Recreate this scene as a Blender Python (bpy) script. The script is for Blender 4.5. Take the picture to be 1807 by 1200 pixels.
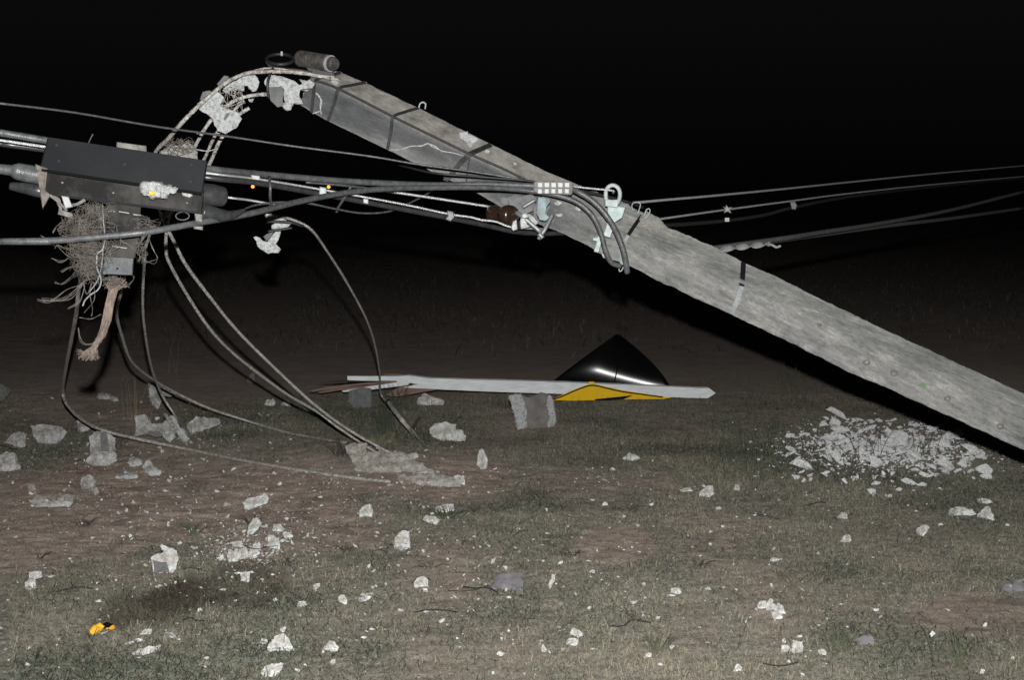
import bpy, bmesh, math, random
import numpy as np
from mathutils import Vector, Matrix, noise as mnoise

random.seed(7); RNG = np.random.default_rng(11)
for o in list(bpy.data.objects): bpy.data.objects.remove(o)
SC = bpy.context.scene
COL = SC.collection

# ------------------------------------------------------------------ camera, world, flash, exposure
F_PX, PW, PH = 2680.0, 1807.0, 1200.0
PITCH = math.atan((600-350)/F_PX)
CAM = Vector((0, 0, 1.6))
cd = bpy.data.cameras.new("camera"); cam = bpy.data.objects.new("camera", cd); COL.objects.link(cam)
cd.sensor_width = 36; cd.lens = 36*F_PX/PW; cd.clip_start = .05; cd.clip_end = 2000
cam.location = CAM; cam.rotation_euler = (math.pi/2-PITCH, 0, 0)
SC.camera = cam
CR = cam.rotation_euler.to_matrix()

world = bpy.data.worlds.new("World"); SC.world = world; world.use_nodes = True
bgn = world.node_tree.nodes["Background"]
# night sky: black at the horizon, a trace of sky glow higher up
wn = world.node_tree.nodes; wl = world.node_tree.links
wtc = wn.new("ShaderNodeTexCoord"); wsp = wn.new("ShaderNodeSeparateXYZ"); wrp = wn.new("ShaderNodeValToRGB")
wl.new(wtc.outputs["Generated"], wsp.inputs[0]); wl.new(wsp.outputs["Z"], wrp.inputs[0]); wl.new(wrp.outputs[0], bgn.inputs[0])
wrp.color_ramp.elements[0].position = 0.0; wrp.color_ramp.elements[0].color = (.0005, .0005, .0005, 1)
wrp.color_ramp.elements[1].position = 0.11; wrp.color_ramp.elements[1].color = (.0029, .0029, .0030, 1)
bgn.inputs[1].default_value = 1.0

# the photographer's flash gun, 20 cm above the lens: the only light on the scene
fl = bpy.data.lights.new("flash_gun", 'SPOT'); flash = bpy.data.objects.new("flash_gun", fl); COL.objects.link(flash)
fl.energy = 2900; fl.color = (1.0, .998, .98); fl.spot_size = math.radians(100); fl.spot_blend = 1.0
fl.shadow_soft_size = .022
flash.location = CAM + Vector((.01, -.02, .20)); flash.rotation_euler = (math.radians(90-2.5), 0, 0)
flash.scale = (1, .62, 1)
SC.view_settings.view_transform = 'Standard'; SC.view_settings.look = 'None'
SC.view_settings.exposure = 0; SC.view_settings.gamma = 1
SC.cycles.max_bounces = 4; SC.cycles.use_denoising = True

# ------------------------------------------------------------------ projection helpers
def ray(px, py): return CR @ Vector(((px-PW/2)/F_PX, -(py-PH/2)/F_PX, -1))
def W(px, py, d): return CAM + ray(px, py)*d
def tz(x, y):
    near = np.clip((14.5-y)/3, .06, 1)
    return (near*(.012*np.sin(1.3*x+.5)*np.cos(.9*y) + .008*np.sin(2.7*x+1.9*y) + .004*np.sin(6.1*x-3.3*y+1))
            + .05*np.exp(-((x+.75)**2/.7+(y-9.3)**2/.35)) - .03*np.exp(-((x+3)**2/4+(y-12.5)**2/3)))
def G(px, py):
    r = ray(px, min(py, 2000)); d = -CAM.z/r.z
    for _ in range(12):
        p = CAM+r*d; d = (float(tz(p.x, p.y))-CAM.z)/r.z
    return CAM+r*d
def GD(px, py): p = G(px, py); return (CR.transposed() @ (p-CAM)).z*-1
CRN = np.array(CR)
def project(P):
    q = (P-np.array(CAM)) @ CRN
    return q[:, 0]/-q[:, 2]*F_PX+PW/2, PH/2-q[:, 1]/-q[:, 2]*F_PX

def hash2(ix, iy, s):
    h = (ix*374761393+iy*668265263+s*974634777) & 0x7fffffff
    h = ((h ^ (h >> 13))*1274126177) & 0x7fffffff
    return ((h ^ (h >> 16)) & 0xffff)/65535.0
def vnoise(x, y, s=0):
    ix = np.floor(x).astype(np.int64); iy = np.floor(y).astype(np.int64); fx = x-ix; fy = y-iy
    fx = fx*fx*(3-2*fx); fy = fy*fy*(3-2*fy)
    a = hash2(ix, iy, s); b = hash2(ix+1, iy, s); c = hash2(ix, iy+1, s); d = hash2(ix+1, iy+1, s)
    return (a*(1-fx)+b*fx)*(1-fy)+(c*(1-fx)+d*fx)*fy
def fbm(x, y, s=0, n=4):
    t = 0; a = .5; tot = 0
    for i in range(n): t = t+a*vnoise(x*2**i, y*2**i, s+i*17); tot += a; a *= .5
    return t/tot

# ------------------------------------------------------------------ materials
def mat(name, c1, rough=.8, metal=0., c2=None, scale=20., detail=6., bump=0., bscale=None, stretch=None, lo=.35, hi=.65, spec=.5, coat=0., drough=0., speck=None, stain=None):
    m = bpy.data.materials.new(name); m.use_nodes = True; nt = m.node_tree; b = nt.nodes["Principled BSDF"]
    b.inputs["Roughness"].default_value = rough; b.inputs["Metallic"].default_value = metal
    b.inputs["Specular IOR Level"].default_value = spec; b.inputs["Coat Weight"].default_value = coat
    if "Diffuse Roughness" in b.inputs: b.inputs["Diffuse Roughness"].default_value = drough
    b.inputs["Base Color"].default_value = (*c1, 1)
    tc = nt.nodes.new("ShaderNodeTexCoord"); mp = nt.nodes.new("ShaderNodeMapping")
    nt.links.new(tc.outputs["Object"], mp.inputs[0])
    if stretch: mp.inputs["Scale"].default_value = stretch
    if c2:
        n = nt.nodes.new("ShaderNodeTexNoise"); n.inputs["Scale"].default_value = scale; n.inputs["Detail"].default_value = detail
        n.inputs["Roughness"].default_value = .65
        nt.links.new(mp.outputs[0], n.inputs["Vector"])
        r = nt.nodes.new("ShaderNodeValToRGB"); r.color_ramp.elements[0].position = lo; r.color_ramp.elements[1].position = hi
        r.color_ramp.elements[0].color = (*c1, 1); r.color_ramp.elements[1].color = (*c2, 1)
        nt.links.new(n.outputs["Fac"], r.inputs[0]); out = r.outputs[0]
        for sc_, l0, l1, c_ in ((speck or [])):
            n3 = nt.nodes.new("ShaderNodeTexNoise"); n3.inputs["Scale"].default_value = sc_; n3.inputs["Detail"].default_value = 7; n3.inputs["Roughness"].default_value = .75
            nt.links.new(mp.outputs[0], n3.inputs["Vector"])
            r3 = nt.nodes.new("ShaderNodeValToRGB"); r3.color_ramp.elements[0].position = l0; r3.color_ramp.elements[1].position = l1
            r3.color_ramp.elements[0].color = (*c_, 1); r3.color_ramp.elements[1].color = (1, 1, 1, 1); nt.links.new(n3.outputs["Fac"], r3.inputs[0])
            mx = nt.nodes.new("ShaderNodeMix"); mx.data_type = 'RGBA'; mx.blend_type = 'MULTIPLY'; mx.inputs[0].default_value = 1
            nt.links.new(out, mx.inputs[6]); nt.links.new(r3.outputs[0], mx.inputs[7]); out = mx.outputs[2]
        nt.links.new(out, b.inputs["Base Color"])
    if bump:
        n2 = nt.nodes.new("ShaderNodeTexNoise"); n2.inputs["Scale"].default_value = bscale or scale*2; n2.inputs["Detail"].default_value = 8
        nt.links.new(mp.outputs[0], n2.inputs["Vector"])
        bp = nt.nodes.new("ShaderNodeBump"); bp.inputs["Strength"].default_value = bump; bp.inputs["Distance"].default_value = .01
        nt.links.new(n2.outputs["Fac"], bp.inputs["Height"]); nt.links.new(bp.outputs[0], b.inputs["Normal"])
    return m
def attr_mat(name, attr, rough=.9, drough=.8, spec=.1):
    m = bpy.data.materials.new(name); m.use_nodes = True; nt = m.node_tree; b = nt.nodes["Principled BSDF"]
    a = nt.nodes.new("ShaderNodeAttribute"); a.attribute_name = attr
    nt.links.new(a.outputs["Color"], b.inputs["Base Color"]); b.inputs["Roughness"].default_value = rough
    b.inputs["Specular IOR Level"].default_value = spec
    if "Diffuse Roughness" in b.inputs: b.inputs["Diffuse Roughness"].default_value = drough
    return m

M = dict(
    crushed=mat("crushed_concrete", (.34, .345, .34), .95, c2=(.68, .695, .68), scale=30, detail=9, bump=1.0, bscale=75, lo=.3, hi=.58, spec=.15, drough=.6, speck=[(130, .36, .5, (.45, .44, .42)), (9, .38, .56, (.62, .56, .50))]),
    chalk=mat("pale_crushed_render", (.34, .345, .345), .95, c2=(.68, .69, .69), scale=6, detail=9, bump=.6, bscale=25, lo=.3, hi=.55, spec=.15, drough=.8, speck=[(22, .36, .48, (.55, .54, .52))]),
    grubby=mat("grubby_concrete", (.23, .23, .225), .95, c2=(.54, .545, .535), scale=24, detail=10, bump=1.0, bscale=70, lo=.3, hi=.6, spec=.15, drough=.6, speck=[(120, .38, .5, (.42, .41, .4)), (7, .40, .56, (.60, .55, .50))]),
    dusty=mat("dusty_rubble", (.20, .185, .165), .95, c2=(.50, .48, .45), scale=26, detail=9, bump=1.0, bscale=70, lo=.3, hi=.6, spec=.15, drough=.6, speck=[(130, .36, .5, (.45, .44, .42)), (9, .38, .56, (.62, .56, .50))]),
    fresh=mat("fresh_concrete", (.22, .23, .225), .95, c2=(.47, .48, .475), scale=55, detail=9, bump=.9, bscale=110, lo=.32, hi=.55, spec=.2, drough=.6, speck=[(130, .36, .5, (.5, .5, .48))]),
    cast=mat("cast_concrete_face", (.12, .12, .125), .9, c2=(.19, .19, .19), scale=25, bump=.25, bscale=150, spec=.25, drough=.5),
    rubber=mat("black_rubber", (.016, .016, .017), .55, c2=(.03, .03, .03), scale=60, bump=.1),
    grey_cable=mat("grey_weathered_cable", (.05, .053, .055), .36, c2=(.10, .105, .105), scale=40, bump=.2, bscale=300),
    dark_cable=mat("dark_cable_sheath", (.02, .021, .022), .35, c2=(.04, .04, .042), scale=40),
    alu=mat("aluminium_strand", (.55, .56, .55), .42, .7, c2=(.75, .76, .75), scale=120, bump=.5, bscale=600),
    turq=mat("chalky_turquoise_steel", (.14, .15, .155), .7, c2=(.26, .35, .36), scale=22, detail=8, bump=.4, bscale=100),
    wire_pale=mat("weathered_wire", (.34, .345, .34), .6, .1, c2=(.55, .56, .55), scale=100),
    far_cable=mat("dusty_far_cable", (.10, .10, .10), .7, c2=(.15, .15, .15), scale=30),
    galv=mat("galvanised_steel", (.17, .19, .195), .5, .45, c2=(.27, .29, .29), scale=45, bump=.1, bscale=200),
    galv_dull=mat("dull_galvanised_steel", (.045, .05, .052), .5, .35, c2=(.085, .092, .095), scale=30, bump=.08, bscale=200),
    hook=mat("rusty_pale_steel", (.09, .085, .078), .7, .1, c2=(.20, .19, .175), scale=40, bump=.3, bscale=150),
    case=mat("dusty_case", (.028, .026, .024), .6, c2=(.085, .078, .07), scale=30, bump=.2),
    debris=mat("dusty_debris", (.07, .068, .06), .95, c2=(.22, .215, .2), scale=45, bump=.8, bscale=120, drough=.6),
    galv_pale=mat("chalky_galvanised_steel", (.24, .29, .28), .6, .15, c2=(.40, .45, .44), scale=35, bump=.2, bscale=150),
    rebar=mat("weathered_rebar", (.13, .112, .098), .7, .15, c2=(.56, .53, .49), scale=55, bump=.8, bscale=160, lo=.3, hi=.6),
    arm=mat("dark_painted_steel", (.006, .0066, .0082), .6, .0, c2=(.010, .0105, .0125), scale=9, detail=9, bump=.05, bscale=250, spec=.14),
    arm_low=mat("grimy_painted_steel", (.007, .0065, .006), .6, .0, c2=(.055, .051, .046), scale=8, detail=10, bump=.06, bscale=160, lo=.42, hi=.72, spec=.15),
    porcelain=mat("white_porcelain", (.16, .16, .155), .4, c2=(.33, .335, .33), scale=45, detail=9, bump=.6, bscale=120),
    white_plastic=mat("white_plastic", (.27, .28, .275), .45, c2=(.36, .365, .36), scale=50),
    brown_glaze=mat("brown_glaze", (.016, .009, .006), .25, c2=(.034, .018, .012), scale=30, coat=.4),
    white_paint=mat("worn_white_paint", (.62, .645, .66), .6, c2=(.82, .84, .85), scale=10, stretch=(1, 8, 8), bump=.25, bscale=60, drough=.4),
    wood=mat("split_red_wood", (.15, .095, .072), .85, c2=(.27, .185, .145), scale=12, stretch=(1, 14, 14), bump=.5, bscale=40),
    yellow=mat("yellow_sign_face", (.80, .47, .012), .6, c2=(.88, .55, .02), scale=5, spec=.2),
    yellow_scrap=mat("yellow_plastic", (.75, .42, .02), .4, c2=(.6, .30, .01), scale=30),
    gloss_black=mat("gloss_black_enamel", (.003, .003, .0033), .21, spec=.28, c2=(.006, .0055, .005), scale=6),
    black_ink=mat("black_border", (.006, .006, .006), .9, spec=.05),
    fibre=mat("dry_root_fibre", (.032, .028, .024), .9, c2=(.145, .127, .11), scale=25, drough=.5),
    fibre_dark=mat("packed_fibre", (.02, .017, .014), .95, c2=(.10, .085, .072), scale=60, detail=9, bump=.8, bscale=150),
    rope=mat("pale_root_fibre", (.085, .064, .052), .9, c2=(.225, .175, .145), scale=45, stretch=(1, 1, .3), bump=.8, bscale=120),
    cord=mat("pale_blue_cord", (.12, .14, .165), .8, c2=(.25, .255, .25), scale=60),
    pink_plate=mat("dusty_bracket", (.07, .056, .05), .8, c2=(.15, .125, .11), scale=40, bump=.3),
    twig=mat("dark_twig", (.02, .018, .015), .9, c2=(.05, .042, .035), scale=50),
    weed=mat("weed_stem", (.05, .06, .035), .8, c2=(.10, .11, .06), scale=30, drough=.5),
    weed_green=mat("weed_leaf", (.03, .042, .026), .8, c2=(.075, .09, .055), scale=30),
    web=mat("brownish_cast_concrete", (.12, .112, .106), .9, c2=(.215, .20, .19), scale=14, detail=9, bump=.3, bscale=120, drough=.5),
    leaf=mat("green_leaf", (.05, .16, .03), .6, c2=(.08, .2, .05), scale=40),
    dry=mat("dry_straw", (.16, .14, .08), .85, c2=(.28, .24, .15), scale=40),
    stone=mat("grey_stone", (.14, .135, .145), .9, c2=(.22, .21, .22), scale=18, bump=.3, drough=.5),
)
def lampmat():
    m = bpy.data.materials.new("sodium_lamp"); m.use_nodes = True; b = m.node_tree.nodes["Principled BSDF"]
    b.inputs["Base Color"].default_value = (.02, .01, 0, 1)
    b.inputs["Emission Color"].default_value = (1, .36, .05, 1); b.inputs["Emission Strength"].default_value = 2.2
    return m
M['lamp'] = lampmat()

# ------------------------------------------------------------------ object helpers
def mk(name, geo, m, parent=None, label=None, cat=None, group=None, kind=None, smooth=False, fidx=None):
    verts, faces = geo
    V = np.array([tuple(v) for v in verts], dtype=float)
    org = Vector((0, 0, 0))
    if parent is None and kind is None:
        org = Vector((V[:, 0].mean(), V[:, 1].mean(), V[:, 2].min()))
        V = V-np.array(org)
    me = bpy.data.meshes.new(name); me.from_pydata(V.tolist(), [], [tuple(f) for f in faces]); me.update()
    for mm in (m if isinstance(m, (list, tuple)) else [m]): me.materials.append(M[mm] if isinstance(mm, str) else mm)
    if fidx is not None: me.polygons.foreach_set("material_index", np.array(fidx, dtype=np.int32))
    if smooth: me.polygons.foreach_set("use_smooth", np.ones(len(me.polygons), dtype=bool))
    o = bpy.data.objects.new(name, me); COL.objects.link(o)
    if parent is not None:
        o.parent = parent
        if parent.parent is None: o.matrix_parent_inverse = Matrix.Translation(-parent.location)
    else: o.location = org
    tag(o, label, cat, group, kind)
    return o
def tag(o, label=None, cat=None, group=None, kind=None):
    if label: o["label"] = label
    if cat: o["category"] = cat
    if group: o["group"] = group
    if kind: o["kind"] = kind
def empty(name, loc, label, cat, group=None):
    o = bpy.data.objects.new(name, None); o.empty_display_size = .1; COL.objects.link(o); o.location = loc
    tag(o, label, cat, group); return o
def join(*gs):
    V = []; Fc = []
    for v, f in gs:
        n = len(V); V += [tuple(p) for p in v]; Fc += [tuple(i+n for i in q) for q in f]
    return V, Fc

def spline(P, res=6):
    P = [Vector(p) for p in P]
    if len(P) < 3: return [P[0].lerp(P[-1], i/res) for i in range(res+1)]
    Q = [P[0]*2-P[1]]+P+[P[-1]*2-P[-2]]; out = []
    for i in range(1, len(Q)-2):
        a, b, c, d = Q[i-1:i+3]
        for k in range(res):
            t = k/res
            out.append(.5*((2*b)+(c-a)*t+(2*a-5*b+4*c-d)*t*t+(3*b-a-3*c+d)*t**3))
    out.append(P[-1]); return out
def sweep(path, r, n=8, wob=0., closed=False, flat=None):
    """circle (or a flat strip when flat=(normal vector fn, half width, half thick)) swept along path"""
    V = []; Fc = []; N = len(path); up = None
    for i, p in enumerate(path):
        t = (path[min(i+1, N-1)]-path[max(i-1, 0)])
        if closed: t = path[(i+1) % N]-path[(i-1) % N]
        if t.length < 1e-9: t = Vector((0, 0, 1))
        t.normalize()
        if up is None:
            up = Vector((0, 0, 1)) if abs(t.z) < .9 else Vector((0, 1, 0))
        up = (up-t*up.dot(t))
        if up.length < 1e-6: up = t.orthogonal()
        up.normalize(); s = t.cross(up)
        rr = r[i] if isinstance(r, (list, tuple)) else (r(i/(N-1)) if callable(r) else r)
        if wob: rr *= 1+wob*random.uniform(-1, 1)
        for k in range(n):
            a = 2*math.pi*k/n
            V.append(p+up*(math.cos(a)*rr)+s*(math.sin(a)*rr))
    for i in range(N if closed else N-1):
        j = (i+1) % N
        for k in range(n):
            Fc.append((i*n+k, i*n+(k+1) % n, j*n+(k+1) % n, j*n+k))
    if not closed:
        Fc.append(tuple(range(n))[::-1]); Fc.append(tuple((N-1)*n+k for k in range(n)))
    return V, Fc
def pts3(L, lift=0.):
    """(px, py, depth|'g'|None) list -> world points; None depths are interpolated"""
    ds = [q[2] if len(q) > 2 else None for q in L]
    dn = [GD(q[0], q[1]) if d == 'g' else d for q, d in zip(L, ds)]
    kn = [i for i, d in enumerate(dn) if d is not None]
    dn = np.interp(range(len(L)), kn, [dn[i] for i in kn])
    out = []
    for q, d, dd in zip(L, ds, dn):
        p = W(q[0], q[1], dd)
        if d == 'g': p.z += lift
        out.append(p)
    return out
def tube(L, r, n=8, res=6, wob=0., lift=0.):
    return sweep(spline(pts3(L, lift), res), r, n, wob)
def pxm(d): return d/F_PX         # metres per photo pixel at depth d
def box(c, sx, sy, sz, ax=None):
    ax = ax or (Vector((1, 0, 0)), Vector((0, 1, 0)), Vector((0, 0, 1)))
    V = [c+ax[0]*(sx*i)+ax[1]*(sy*j)+ax[2]*(sz*k) for i in (-.5, .5) for j in (-.5, .5) for k in (-.5, .5)]
    return V, [(0, 1, 3, 2), (4, 6, 7, 5), (0, 4, 5, 1), (2, 3, 7, 6), (0, 2, 6, 4), (1, 5, 7, 3)]
def plate(pts, d, thick, back=1.0):
    """outline in photo px at depth d (or per-point depth), extruded away from the camera by thick metres, bevelled edge"""
    n = len(pts); dd = [q[2] if len(q) > 2 else d for q in pts]
    Fv = [W(q[0], q[1], e) for q, e in zip(pts, dd)]
    c = sum(Fv, Vector())/n; ydir = ray(sum(q[0] for q in pts)/n, sum(q[1] for q in pts)/n).normalized()
    ins = min(thick*.2, .004)
    V = [p+(c-p).normalized()*ins for p in Fv]+[p+ydir*ins for p in Fv]+[c+(p-c)*back+ydir*thick for p in Fv]
    Fc = [tuple(range(n)), tuple(range(2*n, 3*n))[::-1]]
    for k in range(n):
        j = (k+1) % n
        Fc.append((k, n+k, n+j, j)); Fc.append((n+k, 2*n+k, 2*n+j, n+j))
    return fixn((V, Fc))
def fixn(geo):
    bm = bmesh.new(); vs = [bm.verts.new(tuple(v)) for v in geo[0]]
    for f in geo[1]:
        try: bm.faces.new([vs[i] for i in f])
        except ValueError: pass
    bmesh.ops.recalc_face_normals(bm, faces=bm.faces[:])
    return dump(bm)
def dump(bm):
    bm.verts.index_update(); V = [v.co.copy() for v in bm.verts]; Fc = [tuple(v.index for v in f.verts) for f in bm.faces]
    bm.free(); return V, Fc
def rough(geo, amp, freq, cuts=2, seed=0., maxlen=None):
    """triangulate, subdivide and displace with fractal noise: a broken mineral surface"""
    bm = bmesh.new(); vs = [bm.verts.new(tuple(v)) for v in geo[0]]
    for f in geo[1]:
        try: bm.faces.new([vs[i] for i in f])
        except ValueError: pass
    bmesh.ops.recalc_face_normals(bm, faces=bm.faces[:]); bmesh.ops.triangulate(bm, faces=bm.faces[:])
    if maxlen:
        for _ in range(6):
            es = [e for e in bm.edges if e.calc_length() > maxlen]
            if not es: break
            bmesh.ops.subdivide_edges(bm, edges=es, cuts=1); bmesh.ops.triangulate(bm, faces=[f for f in bm.faces if len(f.verts) > 3])
    else: bmesh.ops.subdivide_edges(bm, edges=bm.edges[:], cuts=cuts, use_grid_fill=True)
    bm.normal_update(); off = Vector((seed*3.1, seed*7.7, seed*1.3))
    mv = []
    for v in bm.verts:
        q = v.co*freq+off
        mv.append(v.normal*(amp*(mnoise.noise(q)+.7*mnoise.noise(q*2.3)+.6*mnoise.noise(q*5.1)))+Vector((mnoise.noise(q+Vector((9, 0, 0))), mnoise.noise(q+Vector((0, 9, 0))), mnoise.noise(q+Vector((0, 0, 9)))))*amp*.5)
    for v, m_ in zip(bm.verts, mv): v.co += m_
    return dump(bm)
def hull_chunk(w, dep, h, seed, npts=13, cuts=2, amp=.035):
    rnd = random.Random(seed); bm = bmesh.new()
    for i in range(npts):
        while True:
            p = Vector((rnd.uniform(-1, 1), rnd.uniform(-1, 1), rnd.uniform(-1, 1)))
            if max(abs(p.x), abs(p.y), abs(p.z)) > .72: break
        tap = 1-.28*max(0, p.z)
        bm.verts.new((p.x*w/2*tap, p.y*dep/2*tap, (p.z+1)*h/2))
    bmesh.ops.convex_hull(bm, input=bm.verts[:])
    bmesh.ops.delete(bm, geom=[v for v in bm.verts if not v.link_faces], context='VERTS')
    xs = [v.co for v in bm.verts]
    for ax_, L in ((0, w), (1, dep), (2, h)):
        a = min(p[ax_] for p in xs); b = max(p[ax_] for p in xs)
        for v in bm.verts: v.co[ax_] = (v.co[ax_]-a)/(b-a)*L-(L/2 if ax_ < 2 else 0)
    s = max(w, dep, h)
    return rough(dump(bm), amp*s*1.3, 6/s, 3 if s != 1 else cuts, seed)
def facemats(geo, direction, thr=.75):
    V = [Vector(v) for v in geo[0]]; d = Vector(direction).normalized(); out = []
    for f in geo[1]:
        n = (V[f[1]]-V[f[0]]).cross(V[f[2]]-V[f[0]]); n = n.normalized() if n.length > 0 else n
        out.append(1 if n.dot(d) > thr else 0)
    return out

# ------------------------------------------------------------------ ground: one sheet to the horizon
SOIL = [(330, 880, 400, 95, .85), (560, 930, 160, 60, .9), (790, 850, 140, 50, 1), (1085, 965, 75, 40, 1), (1040, 850, 160, 30, .5), (1730, 1085, 130, 42, .9),
        (120, 960, 200, 80, .6), (780, 1000, 110, 70, .5), (1370, 1090, 70, 60, .4), (200, 720, 260, 60, .5), (1290, 950, 40, 35, .5)]
LUSH = [(700, 745, 180, 50, .8), (1500, 690, 300, 40, .5), (1300, 800, 420, 60, .55), (1050, 720, 250, 40, .5), (1000, 1100, 200, 80, .3), (1500, 1160, 260, 60, .35), (330, 1170, 300, 60, .3), (370, 750, 110, 40, .7), (110, 790, 150, 50, .4)]
BARE = [(1560, 792, 165, 50, .72), (720, 835, 110, 28, .8), (440, 975, 60, 30, .7)]
STAIN = [(345, 1078, 130, 46, 1), (290, 1112, 120, 30, .8), (460, 1040, 60, 45, .6)]
def blobs(px, py, L):
    t = np.zeros_like(px)
    for x, y, a, b, s in L: t = np.maximum(t, s*np.clip(1.25-((px-x)/a)**2-((py-y)/b)**2, 0, 1))
    return t
def veg_fn(x, y):
    P = np.stack([x, y, tz(x, y)], 1); front = y > 2.5
    px, py = project(np.where(front[:, None], P, np.array([[0., 5., 0.]])))
    n = fbm(x*1.7+3, y*.55, 3); n2 = fbm(x*6, y*1.9, 9)
    v = .74+1.1*(n-.5)+.9*(n2-.5)-np.where(front, .82*blobs(px, py, SOIL), 0)+np.where(front, .4*blobs(px, py, LUSH), 0)
    road = np.clip((y-11.6-2.5*(n-.5)-1.2*(n2-.5))/3.2, 0, 1)
    v = v*(1-.9*road)
    v = v*(1-np.where(front, .9*blobs(px, py, BARE), 0))
    st = np.where(front, (.82*blobs(px+190*(n2-.5)+120*(n-.5), py+110*(n-.5)+70*(n2-.5), STAIN)), 0)
    return np.clip(v, 0, 1), np.clip(road, 0, 1), st
xs = np.concatenate([np.linspace(-160, -9, 40), np.linspace(-8.6, -4.2, 60), np.linspace(-4.15, 4.15, 360), np.linspace(4.2, 8.6, 60), np.linspace(9, 160, 40)])
ys = np.concatenate([np.linspace(-40, 3.4, 24), np.linspace(3.5, 9, 300), np.linspace(9.03, 14, 170), np.linspace(14.1, 30, 110), np.linspace(31, 420, 60)])
X, Y = np.meshgrid(xs, ys); x = X.ravel(); y = Y.ravel()
vg, rd, st = veg_fn(x, y)
fine = np.clip((15-y)/3, 0, 1)*np.clip((6-np.abs(x))/1.5, 0, 1)
micro = (fbm(x*9, y*9, 21)-.5)*.014+(fbm(x*26, y*30, 22, 4)-.5)*.02
z = tz(x, y)+micro*fine*(1-.8*rd)
def grid_mesh(name, x, y, z, nx, ny):
    me = bpy.data.meshes.new(name); n = nx*ny; me.vertices.add(n)
    me.vertices.foreach_set("co", np.stack([x, y, z], 1).astype(np.float32).ravel())
    i = (np.arange(ny-1)[:, None]*nx+np.arange(nx-1)[None, :]).ravel()
    q = np.stack([i, i+1, i+1+nx, i+nx], 1).astype(np.int32)
    me.loops.add(q.size); me.loops.foreach_set("vertex_index", q.ravel())
    me.polygons.add(len(q)); me.polygons.foreach_set("loop_start", np.arange(0, q.size, 4, dtype=np.int32)); me.polygons.foreach_set("loop_total", np.full(len(q), 4, np.int32))
    me.polygons.foreach_set("use_smooth", np.ones(len(q), dtype=bool))
    me.update(calc_edges=True); return me
gm = grid_mesh("ground", x, y, z, len(xs), len(ys))
a = gm.attributes.new("cover", 'FLOAT_COLOR', 'POINT')
a.data.foreach_set("color", np.stack([vg, rd, st, np.ones_like(vg)], 1).astype(np.float32).ravel())
def ground_mat():
    m = bpy.data.materials.new("dusty_soil"); m.use_nodes = True; nt = m.node_tree; b = nt.nodes["Principled BSDF"]; L = nt.links.new
    b.inputs["Roughness"].default_value = .95; b.inputs["Specular IOR Level"].default_value = .1; b.inputs["Diffuse Roughness"].default_value = 1.0
    tc = nt.nodes.new("ShaderNodeTexCoord")
    def nz(s, d, r=.6):
        n = nt.nodes.new("ShaderNodeTexNoise"); n.inputs["Scale"].default_value = s; n.inputs["Detail"].default_value = d; n.inputs["Roughness"].default_value = r
        L(tc.outputs["Object"], n.inputs["Vector"]); return n
    def ramp(src, e):
        r = nt.nodes.new("ShaderNodeValToRGB")
        while len(r.color_ramp.elements) < len(e): r.color_ramp.elements.new(.5)
        for k, (p, c) in zip(r.color_ramp.elements, e): k.position = p; k.color = (*c, 1)
        L(src, r.inputs[0]); return r.outputs[0]
    def mix(f, a_, b_):
        n = nt.nodes.new("ShaderNodeMix"); n.data_type = 'RGBA'
        if isinstance(f, float): n.inputs[0].default_value = f
        else: L(f, n.inputs[0])
        for s, v in ((6, a_), (7, b_)):
            if isinstance(v, tuple): n.inputs[s].default_value = (*v, 1)
            else: L(v, n.inputs[s])
        return n.outputs[2]
    at = nt.nodes.new("ShaderNodeAttribute"); at.attribute_name = "cover"
    sp = nt.nodes.new("ShaderNodeSeparateColor"); L(at.outputs["Color"], sp.inputs[0])
    soil = ramp(nz(7, 10, .7).outputs["Fac"], [(.28, (.16, .128, .107)), (.48, (.32, .25, .208)), (.72, (.47, .395, .34))])
    litter = ramp(nz(38, 8, .75).outputs["Fac"], [(.34, (.06, .062, .05)), (.5, (.22, .218, .178)), (.68, (.44, .43, .36))])
    road = ramp(nz(3.1, 9, .7).outputs["Fac"], [(.3, (.165, .135, .12)), (.7, (.27, .225, .20))])
    c = mix(sp.outputs[0], soil, litter); c = mix(sp.outputs[1], c, road)
    gr = ramp(nz(170, 5, .8).outputs["Fac"], [(.36, (.5, .5, .5)), (.5, (1, 1, 1)), (.66, (1.5, 1.5, 1.5))])
    mm = nt.nodes.new("ShaderNodeMix"); mm.data_type = 'RGBA'; mm.blend_type = 'MULTIPLY'; mm.inputs[0].default_value = 1
    L(c, mm.inputs[6]); L(gr, mm.inputs[7]); c = mm.outputs[2]
    stn = mix(nz(20, 6).outputs["Fac"], (.03, .019, .015), (.11, .07, .05))
    c = mix(sp.outputs[2], c, stn)
    L(c, b.inputs["Base Color"])
    bp = nt.nodes.new("ShaderNodeBump"); bp.inputs["Strength"].default_value = .9; bp.inputs["Distance"].default_value = .02
    L(nz(85, 10, .8).outputs["Fac"], bp.inputs["Height"]); L(bp.outputs[0], b.inputs["Normal"])
    return m
gm.materials.append(ground_mat())
ground = bpy.data.objects.new("ground", gm); COL.objects.link(ground); tag(ground, kind="structure")

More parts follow.
